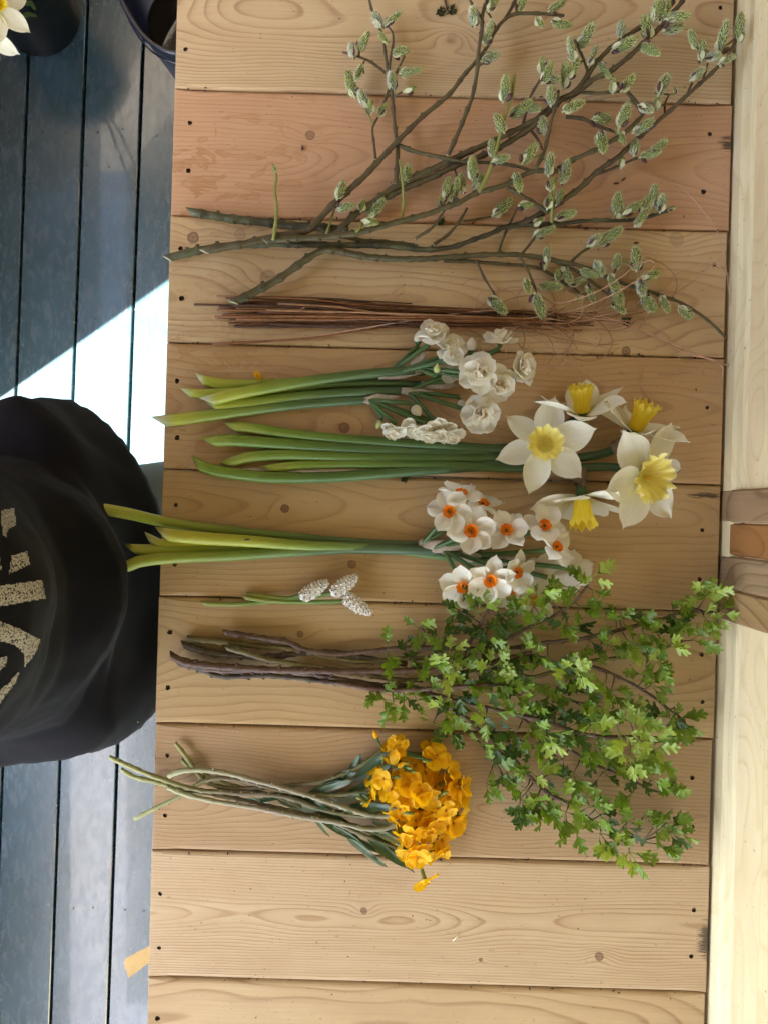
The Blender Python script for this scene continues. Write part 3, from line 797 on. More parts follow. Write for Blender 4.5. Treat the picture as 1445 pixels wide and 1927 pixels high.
# ------------------------------------------------------------------ white narcissi with orange cups
OC = [corona_mesh('corona', m_orange, 3.2*mm, 6.6*mm, 6*mm, .06, .0012, 7, s, st=m_darkst, seg=28, flare=.9) for s in (1, 5)]
GT = 'white narcissus stems with orange cups in one loose bunch'
tn = [
 dict(pts=[(175,955),(240,966),(330,986),(430,998),(520,1007),(620,1016),(720,1022),(800,1024)], r=(11.5,6), z=(.002,.002), sp=[(788,1024),(846,1022)], mat=m_tstem,
      lab='orange cupped narcissus whose long green stem reaches farthest out over the dark sweatshirt',
      fl=[((846,963,.040),(-.25,.05,.95),1.0,71,.6),((866,934,.030),(.1,.8,.55),1.0,72,.2),((905,952,.022),(.2,.45,.35),1.0,73,.2)]),
 dict(pts=[(305,1004),(340,1009),(400,1014),(480,1019),(580,1027),(700,1031),(800,1034)], r=(12.5,8), z=(.012,.004), sp=[(805,1034),(882,1020)], mat=m_tyel,
      lab='orange cupped narcissus with fat yellow stem lying on top of the other three',
      fl=[((886,1000,.044),(-.1,.1,1),1.08,81,.3),((952,1000,.036),(-.1,.35,.9),.98,82,.8)]),
 dict(pts=[(246,1033),(300,1035),(400,1033),(520,1032),(640,1033),(760,1036),(860,1046)], r=(10.5,8), z=(.001,.002), sp=[(860,1046),(905,1048)], mat=m_tstem,
      lab='orange cupped narcissus with blunt stem end between the yellow stem and the bottom stem',
      fl=[((1022,992,.032),(.1,.40,.8),1.0,91,.1),((1042,1032,.036),(.55,.5,.7),1.0,92,.5),((1072,1072,.018),(.3,-.3,-.5),1.0,93,.4)]),
 dict(pts=[(227,1074),(260,1057),(330,1049),(430,1045),(560,1037),(680,1032),(830,1037)], r=(11.5,9), z=(.004,.006), sp=[(828,1037),(890,1012)], mat=m_tstem,
      lab='orange cupped narcissus with slanted cut end, lowest stem of the bunch over the bench edge',
      fl=[((870,1100,.040),(-.05,-.45,.88),1.05,101,.9),((920,1090,.044),(.05,-.25,.95),1.05,102,.2),((968,1076,.036),(.45,-.1,.85),.95,103,.0)]),
 dict(pts=[(279,1012),(300,1022),(400,1024),(520,1026),(700,1030),(830,1046),(930,1058)], r=(9,8), z=(.001,.002), sp=[(925,1058),(972,1052)], mat=m_tyel,
      lab='orange cupped narcissus almost hidden beneath the bunch, with flowers partly under the hawthorn leaves',
      fl=[((1026,1084,.016),(-.1,.2,-.6),1.0,111,.1),((1004,1132,.014),(.3,.3,.8),1.0,112,.1),((962,1118,.014),(-.3,-.2,.8),.9,113,.5)])]
for i, d in enumerate(tn):
    pts = d['pts']; r = thing_at('narcissus', P(pts[0][0], pts[0][1], 0), d['lab'], 'narcissus', GT)
    me, W = stem_mesh('stem', pts, d['r'][0], d['r'][1], d['mat'], d['z'][0], d['z'][1], off=r.location, flat=.75)
    link('stem', me, r)
    s0, s1 = d['sp']; zz = d['z'][1] + .007
    link('spathe', spathe_mesh(P(s0[0], s0[1], zz), P(s1[0], s1[1], zz + .010), .0050, 0, m_spathe, i + 40, r.location), r)
    o = P(s0[0] + (s1[0] - s0[0]) * .1, s0[1] + (s1[1] - s0[1]) * .1, zz)
    for (fc, ax, sc, sd, spin) in d['fl']:
        F = P(*fc); rd = random.Random(sd)
        M = Matrix.Translation(F - r.location) @ frame(ax, spin) @ Matrix.Scale(sc * 1.05, 4)
        c = link('corona', OC[sd % 2], r, M)
        set_petals(c, TP, 6, .0022, .10, 0, .26, 1.0, 0, rd)
        e = F - Vector(ax).normalized() * .004
        pedicel(r, o, e, .0024, .004)

# ------------------------------------------------------------------ white grape hyacinths
m_musc = plain('white_hyacinth_floret', (0.88, 0.84, 0.77), 0.5, 0.4, 0.06, 300, 0.15)
def floret_mesh():
    mb = MB(); lathe(mb, [(.0003, 0), (.0015, .0006), (.0019, .002), (.0016, .0033), (.0011, .0039), (.0014, .0045)], 8, .06, 3)
    mb.add([(0, 0, .0034)] + [(.0007 * math.cos(a * PI / 3), .0010 * math.sin(a * PI / 3), .0037) for a in range(6)], [(0, k + 1, (k + 1) % 6 + 1) for k in range(6)], 1)
    return mb.mesh('floret', [m_musc, m_darkst])
FLT = floret_mesh()
m_mstem = stem_mat('hyacinth_stem', [(0.0, (0.32, 0.34, 0.07, 1)), (0.5, (0.16, 0.25, 0.04, 1)), (1.0, (0.13, 0.21, 0.06, 1))])
for i, (pts, hc, ang, lab) in enumerate([
  ([(383,1136),(450,1137),(530,1129),(578,1116)], (593,1109), 32, 'white grape hyacinth with the longest thin stem, head at the left'),
  ([(468,1119),(540,1126),(600,1122),(632,1111)], (650,1100), 38, 'white grape hyacinth, topmost head, tucked against the orange cupped stems'),
  ([(459,1124),(510,1131),(580,1133),(652,1131)], (675,1140), -32, 'white grape hyacinth with its head lowest and tipping downwards right')]):
    r = thing_at('grape_hyacinth', P(pts[0][0], pts[0][1], 0), lab, 'grape hyacinth', 'white grape hyacinths')
    me, W = stem_mesh('stem', pts, 4.6, 4.0, m_mstem, .0005 + .002 * i, .006, off=r.location, flat=.9, ribs=0)
    link('stem', me, r)
    a = R(ang); ax = Vector((math.cos(a), math.sin(a), .08)).normalized()
    c = P(hc[0], hc[1], .014); L = 52 * S; b0 = c - ax * L / 2
    mb = MB(); tube(mb, [b0 - ax * .004, b0, c, c + ax * L * .46], [.002, .0035, .006, .0015], 8)
    link('flower_axis', mb.mesh('flower_axis', [m_musc], off=r.location), r)
    rd = random.Random(i + 3); Mf = frame(ax); n = 62
    for k in range(n):
        t = (k + .5) / n; th = k * 2.39996
        rr = (.0078 * math.sin(PI * (t * .86 + .10)) ** .8)
        p = b0 + ax * (L * (t * .96)); rd_ = Mf @ Vector((math.cos(th), math.sin(th), -.25 + t * 1.3)); rd_ = Vector(rd_).normalized()
        M = Matrix.Translation(p + rd_ * rr * .62 - r.location) @ frame(rd_) @ Matrix.Scale(rd.uniform(.9, 1.15) * (1.12 - .45 * t), 4)
        link('floret', FLT, r, M)

# ------------------------------------------------------------------ willow branches
def catkin_mesh(seed, L=19*mm, W=9.4*mm, sp=190, white=0.35, bractside=1, spike=3.1*mm):
    rd = random.Random(seed); mb = MB(); ns, nr = 10, 9
    vs = []; bend = rd.uniform(-.12, .12)
    prof = lambda t: W * .42 * max(.02, math.sin(PI * min(1, t * .90 + .09))) ** .55
    for j in range(nr + 1):
        t = j / nr
        for k in range(ns):
            th = 2 * PI * k / ns; r = prof(t) * (1 + .08 * rd.uniform(-1, 1))
            vs.append((L * t, r * math.cos(th) + bend * L * t * t, r * math.sin(th)))
    fs = [(j*ns+k, j*ns+(k+1) % ns, (j+1)*ns+(k+1) % ns, (j+1)*ns+k) for j in range(nr) for k in range(ns)]
    fs.append(tuple(range(nr*ns, nr*ns+ns)))
    mb.add(vs, fs, 0)
    for q in range(sp):
        t = (q + .5) / sp; th = q * 2.39996 + rd.uniform(-.2, .2)
        r = prof(t); c = Vector((L * t, bend * L * t * t + r * .85 * math.cos(th), r * .85 * math.sin(th)))
        n = Vector((.55 + .5 * t, math.cos(th), math.sin(th))).normalized()
        n = (n + Vector((rd.uniform(-.3, .3), rd.uniform(-.3, .3), rd.uniform(-.3, .3)))).normalized()
        w = rd.random() < white * (1.3 - t)
        ln = spike * rd.uniform(.6, 1.15) * (1.25 if w else .85)
        s = n.orthogonal().normalized() * (.30*mm if w else .46*mm); s2 = n.cross(s)
        tip = c + n * ln
        if w:
            mb.add([c + s, c - s * .5 + s2 * .8, c - s * .5 - s2 * .8, tip], [(0,1,3), (1,2,3), (2,0,3)], 2)
        else:
            m2 = c + n * ln * .6; k = 1.25
            mb.add([c + s*.5, c - s * .3 + s2 * .5, c - s * .3 - s2 * .5, m2 + s*k, m2 - s*.5*k + s2*.8*k, m2 - s*.5*k - s2*.8*k, tip],
                   [(0,1,4,3), (1,2,5,4), (2,0,3,5), (3,4,6), (4,5,6), (5,3,6)], 1)
    # stub and leafy bracts at the base
    tube(mb, [(-2.5*mm, 0, 0), (0, 0, 0), (1.5*mm, 0, 0)], [.9*mm, 1.2*mm, 2.0*mm], 6, mi=3)
    for a in (bractside * .9, bractside * 2.2, -bractside * 1.2):
        M = Matrix.Rotation(a, 4, 'X') @ Matrix.Translation((-.6*mm, 0, 1.4*mm)) @ Matrix.Rotation(-rd.uniform(.15, .5), 4, 'Y')
        petal(mb, rd.uniform(6, 10)*mm, 4.6*mm, .9, .5, .0, 0, .05, 2, 5, M, seed + a, mi=3)
    return mb.mesh('catkin', [m_cat, m_catsp, m_catw, m_bract])
CK = [catkin_mesh(s, white=w, L=l*mm, bractside=b) for s, w, l, b in ((1,.4,20,1), (2,.55,19,-1), (3,.8,19,1), (4,.45,21,-1), (5,.25,19,1))] + [catkin_mesh(31, white=.5, L=17*mm, W=11*mm, sp=210), catkin_mesh(32, white=.6, L=22*mm, W=7.6*mm, sp=190, bractside=-1)]
CKW = [catkin_mesh(s, white=.95, sp=260, L=15*mm, spike=2.9*mm) for s in (11, 12)]
CKS = catkin_mesh(21, L=12*mm, W=6.6*mm, sp=110, white=.2, spike=1.4*mm)
def scale_mesh():
    mb = MB(); lathe(mb, [(.0002, 0), (.0013, .001), (.0020, .003), (.0015, .0052), (.0003, .0068)], 8, 0, 1)
    mb.v = [(x, y * .6, z) for x, y, z in mb.v]
    return mb.mesh('bud_scale', [m_bud])
BS = scale_mesh()

def woody(name, pts, r0, r1, mat, z0, z1, r, node=38, lift=0, seed=0, flat=1.0, cap=1, cut=1.0, thin=.88):
    sp = spline([tuple(p) for p in pts], 9); n = len(sp); W = []; rad = []
    rd = random.Random(seed + n)
    L = 0; nxt = rd.uniform(.4, 1) * node; bumps = []
    for i, p in enumerate(sp):
        t = i / max(1, n - 1)
        if i: L += math.hypot(p[0] - sp[i-1][0], p[1] - sp[i-1][1])
        rr = (r0 + (r1 - r0) * t ** .8) * S * thin
        if L > nxt: nxt += node * rd.uniform(.6, 1.3); rr *= 1.25; bumps.append(i)
        z = z0 + (z1 - z0) * t + lift * math.sin(PI * t) + rr
        j = .0006 * (noise.noise((p[0] * .03, p[1] * .03, seed)) )
        W.append(P(p[0], p[1] , z) + Vector((0, j, 0))); rad.append(rr * (1 + .05 * rd.uniform(-1, 1)))
    mb = MB(); tube(mb, W, rad, 9, flat, cut=cut, tcap=1)
    for i in bumps:
        if i < 2 or i > n - 3: continue
        d = (W[i+1] - W[i]).normalized(); s = d.cross(Vector((0, 0, 1))) * rd.choice((-1, 1))
        q = W[i] + (s + Vector((0, 0, .5))).normalized() * rad[i] * .75
        e = q + (s * .55 + d * .9 + Vector((0, 0, .2))).normalized() * rad[i] * rd.uniform(.4, .9)
        tube(mb, [q, (q + e) / 2, e], [rad[i] * .5, rad[i] * .42, rad[i] * .1], 5)
    o = link(name, mb.mesh(name, [mat, m_pith], off=r.location), r)
    return W, rad

WB = [
 dict(lab='grey lichened willow branch with slanting dark cut end, lying topmost at the left', base=(355,400), z=.002, mat=m_willow_brown, twigmat=m_willow_brown,
  stems=[([(355,398),(400,406),(440,413),(500,418),(560,425),(610,428),(655,433)],8.5,8,m_willow_dark,.002,.006),
         ([(600,428),(626,438),(645,428),(664,407),(707,378),(750,347),(804,322),(867,292),(924,267),(960,249),(1012,222),(1044,191),(1082,172),(1117,124),(1146,92),(1184,64),(1222,41),(1257,16),(1272,-14)],7.5,4,m_willow_brown,.006,.03),
         ([(690,392),(726,372),(765,353),(804,337),(852,314),(899,296),(938,278),(1007,234),(1056,188),(1085,176),(1114,150),(1146,135),(1177,111),(1216,76),(1251,41),(1282,3),(1300,-25)],6.5,4.5,m_willow_brown,.006,.035),
         ([(744,348),(748,287),(742,233),(736,167),(726,109),(719,66),(699,16),(694,-10)],5,2.5,m_willow_brown,.016,.018),
         ([(726,138),(700,117),(676,107),(645,99)],3,2,m_willow_brown,.018,.018),
         ([(734,167),(733,120),(740,78),(738,60)],3,2,m_willow_brown,.018,.022), ([(722,196),(734,163),(746,136),(761,105)],3,2.2,m_willow_brown,.014,.02),
         ([(742,182),(755,174),(775,167)],2.2,1.6,m_willow_brown,.018,.02),
         ([(983,236),(990,205),(999,178),(1015,150),(1028,122)],3.5,2.2,m_willow_brown,.02,.035),
         ([(1063,220),(1095,223),(1120,236),(1149,246)],4,3,m_willow_brown,.02,.02),
         ([(1084,173),(1123,175),(1171,172)],3.4,2.2,m_willow_olive,.02,.026),
         ([(1096,160),(1107,146),(1101,121),(1088,92),(1079,74)],3.6,2.2,m_willow_brown,.024,.035),
         ([(993,240),(1012,263),(1020,282)],2.8,2,m_willow_brown,.018,.018),
         ([(1235,55),(1250,40),(1262,48)],3,2,m_willow_brown,.03,.03)]),
 dict(lab='thick willow branch, cut end just past the bench edge, tip bearing a grey catkin', base=(315,486), z=.008, mat=m_willow_olive,
  stems=[([(315,486),(355,476),(400,467),(440,462),(480,460),(533,459),(600,461),(655,462),(700,461),(760,466),(811,470),(860,462),(900,448),(935,434),(955,426),(1000,422),(1050,421),(1090,416),(1140,415),(1190,414),(1235,404),(1256,396)],8.5,3.2,m_willow_dark,.004,.010),
         ([(955,428),(981,420),(1028,396),(1086,357),(1122,324),(1161,296),(1197,263),(1251,216),(1282,188),(1314,159),(1346,130),(1378,89),(1390,62)],6.5,3.2,m_willow_brown,.008,.028),
         ([(1115,330),(1150,318),(1184,303),(1225,288),(1240,268)],3.2,2,m_willow_brown,.012,.016),
         ([(938,474),(951,436),(974,389)],3,2,m_willow_olive,.002,.012),
         ([(1251,216),(1250,196),(1258,178)],2.6,1.8,m_willow_brown,.022,.024),([(1290,182),(1304,150),(1312,140)],2.6,1.8,m_willow_brown,.024,.024),
         ([(1322,150),(1330,122),(1336,100)],2.6,1.8,m_willow_brown,.026,.028),
         ([(816,460),(841,443),(866,413),(878,392)],3.4,2.4,m_willow_olive,.006,.006),([(870,416),(900,412),(926,407)],2.4,1.6,m_willow_olive,.002,.002)]),
 dict(lab='straight brown willow branch rising diagonally from the left fork to the upper middle', base=(385,474), z=.014, mat=m_willow_brown,
  stems=[([(385,474),(410,466),(450,461),(500,450),(533,443),(579,434),(602,411),(633,380),(688,329),(748,266),(795,219),(845,177),(875,138),(892,119),(906,102),(920,80),(933,55),(947,39),(967,26),(1000,25),(1028,26),(1060,29)],8.5,3,m_willow_brown,.016,.022),
         ([(947,39),(960,18),(975,-12)],3.5,3,m_willow_brown,.022,.022),
         ([(842,293),(858,258),(875,216),(889,177),(897,133),(900,94),(906,55),(908,22),(922,-10)],4.5,3.5,m_willow_brown,.024,.030),
         ([(880,-8),(892,15),(906,34)],2.8,3,m_willow_olive,.03,.03),([(933,54),(925,36),(915,20)],2.4,2,m_willow_brown,.022,.022),
         ([(707,300),(703,264),(701,240),(711,221)],3.2,2.2,m_willow_brown,.016,.018),([(701,233),(686,204),(672,178)],2.2,1.8,m_willow_green,.018,.018),
         ([(751,273),(780,285),(834,297),(881,305),(924,306),(981,315),(1000,323)],4.2,3,m_willow_olive,.020,.028),
         ([(848,300),(857,325),(862,345)],2,1.6,m_willow_olive,.016,.012),
         ([(614,440),(622,418),(629,395)],2.6,2,m_willow_green,.018,.018),
         ([(905,108),(903,124),(916,112)],2,1.6,m_willow_olive,.018,.018)]),
 dict(lab='olive green willow branch with several upright bright green shoots, uppermost of the tangle', base=(505,453), z=.024, mat=m_willow_olive,
  stems=[([(498,454),(540,450),(600,447),(664,440),(719,426),(757,415),(804,403),(834,391),(862,382),(895,364),(949,348),(996,324),(1025,321),(1048,322)],6.8,4.5,m_willow_olive,.020,.028),
         ([(1007,317),(1021,290),(1028,267),(1036,229),(1047,191),(1050,170)],4,2.8,m_willow_olive,.030,.036),
         ([(899,362),(912,340),(925,310),(938,263),(949,220),(962,180),(968,140)],4.6,2.8,m_willow_green,.030,.036),
         ([(953,352),(981,368),(1032,400)],4.4,4,m_willow_olive,.024,.024),
         ([(1037,419),(1038,390),(1041,364),(1048,326)],3.2,2.4,m_willow_green,.026,.034),
         ([(1048,318),(1075,302),(1123,280),(1171,252),(1203,223),(1209,216),(1187,181),(1158,156),(1146,140)],5,3.4,m_willow_olive,.026,.028),
         ([(514,452),(519,420),(521,388),(517,360),(520,329),(513,310)],3.6,2.6,m_willow_green,.026,.036),
         ([(666,441),(676,430),(682,418)],3.4,2.6,m_willow_green,.028,.032),
         ([(755,412),(759,380),(757,341),(751,300)],3,2,m_willow_green,.026,.03),
         ([(780,450),(812,429),(832,402),(846,380)],3.4,2.2,m_willow_olive,.016,.02),([(834,400),(838,375)],2,1.6,m_willow_olive,.02,.022),
         ([(888,370),(892,345),(890,325)],2,1.6,m_willow_olive,.024,.026)]),
 dict(lab='willow branch cut at the lower left above the brown stalks, long tip reaching the wall', base=(440,572), z=.01, mat=m_willow_olive,
  stems=[([(440,570),(480,549),(520,528),(560,500),(597,476),(625,471),(700,484),(800,487),(900,480),(980,480),(1060,493),(1100,503),(1130,518),(1165,531),(1210,545),(1280,570),(1330,602),(1365,636)],8.5,2.6,m_willow_olive,.010,.006),
         ([(834,490),(888,492),(945,497),(1010,504),(1061,533),(1090,551)],4.4,2.4,m_willow_olive,.004,.004),
         ([(1032,486),(1060,500),(1086,511),(1125,540),(1143,556)],4,2.2,m_willow_olive,.008,.008),
         ([(895,490),(910,522),(924,544),(935,562)],3,1.8,m_willow_brown,.01,.014),
         ([(976,481),(992,508),(1007,544)],3,2.2,m_willow_olive,.018,.018),([(981,478),(1003,450),(1014,432)],3,2,m_willow_olive,.01,.012),
         ([(1068,497),(1093,475),(1118,461)],3,2,m_willow_olive,.01,.012),
         ([(637,444),(680,452),(726,454),(780,461)],4,3,m_willow_olive,.006,.004),([(1150,526),(1158,505),(1168,490)],2.4,1.8,m_willow_olive,.012,.014)])]
catk = """738 35 45 1|711 39 120 w|720 70 135 y|684 77 60 1|662 93 100 w|755 95 20 1|771 136 5 1|676 136 250 1|660 159 110 b|738 153 100 w|773 167 20 s|684 186 120 w|697 198 100 s|720 205 60 s|516 316 110 n|767 326 70 1|641 357 70 1|651 389 10 1|682 384 80 s|709 391 45 b|697 417 -10 s
890 30 100 w|928 5 60 1|917 64 80 1|921 107 20 w|980 6 70 1|1016 44 -60 s|951 166 80 b|941 232 110 1|980 205 30 b|1002 203 -10 1|925 277 95 1|944 299 10 1|997 288 50 b|1021 235 95 1|1019 122 90 s|1030 138 60 1|889 318 90 1
1048 11 30 1|1055 46 -20 1|1103 67 50 b|1074 95 110 1|1115 105 60 1|1168 54 90 w|1174 86 10 b|1235 16 80 b|1250 22 70 1|1217 51 100 b|1276 30 10 b|1270 54 10 b|1220 91 -40 1|1136 134 -60 1|1021 124 90 s|1063 140 90 b|1078 130 60 1|1040 150 5 w|1037 178 90 1|1079 199 30 b|999 204 -20 1|1153 159 90 s|1181 156 50 1|1247 159 65 b|1270 169 95 n|1303 73 120 1|1322 92 85 b|1359 73 80 b|1391 54 90 b|1313 137 40 1|1367 111 30 1|1343 105 10 w|1136 223 -5 b|1174 216 70 b|1160 245 90 n|1212 237 25 b|1133 267 -80 b|1171 261 -70 s|1193 274 85 1|1238 277 40 1|1222 290 10 1|1169 301 90 s|1034 306 85 b|1063 315 70 1|1216 204 -20 w|1235 191 100 s
839 355 80 1|854 362 75 1|868 344 100 1|888 319 90 1|900 340 60 1|830 382 90 s|944 391 40 b|974 342 -70 1|1064 328 60 1|1035 345 90 s|1052 368 70 1|1032 378 80 s|990 387 -10 s|1066 402 20 b|1014 416 30 s|1021 438 20 1|1158 382 90 1|1165 393 95 1|1187 394 30 1|1212 385 80 1|1228 368 85 b|1206 411 50 1|1244 382 85 w|1264 393 20 n|1145 446 25 b|1118 452 40 w|1028 477 90 1|1026 493 80 s|1050 515 95 s|1066 517 -60 1|1036 538 -5 b|992 540 -75 1|1014 574 -70 b|936 574 -40 b|1088 529 20 1|1108 515 -30 1|1127 505 -60 w|1111 551 -70 1|1154 533 -70 1|1163 555 -65 b|1165 580 -50 1|1161 490 80 1|1197 486 90 b|1222 519 15 b|1206 540 -80 w|1222 572 -60 b|1251 573 -65 1|1294 590 -40 b|1086 562 200 s|1160 563 -80 s"""
allst = []
for d in WB:
    u, v = d['base']; r = thing_at('willow_branch', P(u, v, d['z']), d['lab'], 'branch', 'catkin willow branches crossing each other')
    for i, (pts, r0, r1, mat, z0, z1) in enumerate(d['stems']):
        W, rad = woody('stem' if i == 0 else 'twig', pts, r0, r1, mat, z0, z1, r, node=34, seed=i * 3 + u, lift=.003 if len(pts) > 8 else 0, cut=1.0 if i == 0 else 0)
        allst.append((r, W, rad))
def nearest(p, sts):
    best = None
    for (r, W, rad) in sts:
        for w, q in zip(W, rad):
            dd = (w.x - p.x) ** 2 + (w.y - p.y) ** 2
            if best is None or dd < best[0]: best = (dd, r, w, q)
    return best
rd = random.Random(77)
for s in catk.replace('\n', '|').split('|'):
    u, v, ang, kd = s.split(); u = float(u); v = float(v); a = R(float(ang))
    me, L, sc = {'1': (CK[rd.randrange(7)], 19, 1.02), 'b': (CK[rd.randrange(7)], 20, 1.2), 'w': (CKW[rd.randrange(2)], 15, 1.1), 's': (CKS, 12, 1.15), 'n': (CKS, 12, .7), 'y': (CK[4], 19, .8)}[kd]
    L = L * mm * sc
    c = P(u, v, .02); dd, r, w, q = nearest(c, allst)
    z = max(.006, w.z + rd.uniform(-.002, .006)); el = rd.uniform(-.05, .45)
    ax = Vector((math.cos(a), math.sin(a), math.tan(el))).normalized()
    c = P(u, v, z + .003); b = c - ax * L / 2
    if b.z < .004: b.z = .004
    M = Matrix.Translation(b - r.location) @ fx(ax, roll=rd.uniform(0, 6.28)) @ Matrix.Scale(sc * rd.uniform(.88, 1.12), 4)
    o = link('catkin', me, r, M)
    for k in range(1 if rd.random() < .75 else 2):
        Ms = Matrix.Translation((rd.uniform(-.002, .001), 0, 0)) @ Matrix.Rotation(rd.uniform(0, 6.28), 4, 'X') @ Matrix.Translation((0, 0, .0018)) @ Matrix.Rotation(rd.uniform(.5, 1.4), 4, 'Y') @ Matrix.Scale(rd.uniform(.85, 1.35), 4)
        link('bud_scale', BS, o, Ms)
    # little stalk where the catkin sits off its twig
    dist = math.hypot(w.x - b.x, w.y - b.y)
    if .003 < dist < .03:
        mb = MB(); mid = (w + b) / 2 + Vector((0, 0, .001)); tube(mb, [w, mid, b], [.0011, .0010, .0012], 6)
        link('stalk', mb.mesh('stalk', [m_willow_green if rd.random() < .4 else m_willow_olive], off=r.location), r)

# ------------------------------------------------------------------ hawthorn branches
def haw_leaf(seed, L=24*mm, W=19*mm, lobes=5):
    """wedge-based leaf with deep toothed lobes, folded a little along the midrib"""
    rd = random.Random(seed); mb = MB()
    half = [(0.0, .02), (.26, .05), (.38, .20), (.50, .38), (.58, .42), (.57, .34), (.65, .33), (.58, .22), (.54, .13), (.66, .19), (.80, .34), (.88, .33), (.84, .26), (.92, .24), (.85, .14), (.82, .09), (.93, .10), (1.0, .05)]
    def side(s):
        out = []
        for (x, y) in half:
            out.append((x + rd.uniform(-.02, .02), s * (y * rd.uniform(.8, 1.15))))
        return out
    Lf, Rt = side(1), side(-1)
    def pt(x, y):
        fold = .55
        z = abs(y) * fold * W / L * .9 + (-.35 + .1 * seed % .3) * x * x * .35 + .05 * noise.noise((x * 4, y * 4, seed)) 
        return (x * L, y * W, z * L)
    tip = pt(1.02, 0); n = len(half)
    mids = [pt((.97 * i / (n - 1)) ** .9 * .9 + .05 * (i > 0), 0) for i in range(n)]
    vs = mids + [pt(*p) for p in Lf] + [pt(*p) for p in Rt] + [tip]
    fs = []
    for i in range(n - 1):
        fs.append((i, i + 1, n + i + 1, n + i)); fs.append((i + 1, i, 2 * n + i, 2 * n + i + 1))
    fs.append((n - 1, 3 * n, 2 * n - 1)); fs.append((n - 1, 3 * n - 1, 3 * n))
    uv = [(i / n, 0) for i in range(n)] + [(i / n, 1) for i in range(n)] * 2 + [(1, .3)]
    mb.add(vs, fs, 0, uv)
    tube(mb, [(-6*mm, 0, -1*mm), (-3*mm, 0, 0), (0, 0, 0)], [.35*mm, .35*mm, .45*mm], 4, mi=1, cap=False)
    return mb
def leaf_mat(name, c, c2, gl=.42):
    t = NT(name); u = t.uv()
    v = t.m('ABSOLUTE', t.m('SUBTRACT', t.m('FRACT', t.m('SUBTRACT', t.m('MULTIPLY', u[0], 5), t.m('MULTIPLY', u[1], 1.4))), .5))
    col = t.mix(t.rnd(), c, c2)
    vein = t.ramp(v, [(0.0, G(.35)), (.10, G(0))])
    mid = t.ramp(u[1], [(0.0, G(.55)), (.10, G(0))])
    col = t.mix(t.m('MAXIMUM', vein, mid), col, (c[0] * 2.1 + .02, c[1] * 1.6 + .02, c[2] * 2, 1))
    return t.bsdf(col, gl, 0.5, t.noise(t.obj(), 400, 2), 0.25, 0.0004, 0.28, (c[0] * 2.4, c[1] * 1.9, c[2] * 1.0, 1))
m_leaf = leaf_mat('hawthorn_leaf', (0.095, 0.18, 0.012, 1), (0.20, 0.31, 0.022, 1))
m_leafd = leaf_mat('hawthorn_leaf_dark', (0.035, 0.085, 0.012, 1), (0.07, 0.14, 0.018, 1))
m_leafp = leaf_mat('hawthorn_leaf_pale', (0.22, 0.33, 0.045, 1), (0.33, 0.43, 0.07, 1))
LF = {}
for kk, mt in (('m', m_leaf), ('d', m_leafd), ('p', m_leafp)):
    LF[kk] = [haw_leaf(s).mesh('leaf', [mt, mt]) for s in range(1, 6)]
m_haw = bark('hawthorn_bark', (0.055, 0.030, 0.020, 1), (0.12, 0.070, 0.048, 1), (0.21, 0.15, 0.11, 1), 0.5)
m_hawd = bark('hawthorn_bark_dark', (0.035, 0.022, 0.015, 1), (0.075, 0.048, 0.03, 1), (0.10, 0.09, 0.045, 1), 0.5)
m_hawo = bark('hawthorn_bark_olive', (0.10, 0.085, 0.03, 1), (0.16, 0.13, 0.05, 1), (0.09, 0.06, 0.04, 1), 0.3)
m_hawr = bark('hawthorn_bark_red', (0.060, 0.028, 0.018, 1), (0.125, 0.066, 0.045, 1), (0.17, 0.12, 0.08, 1), 0.5)
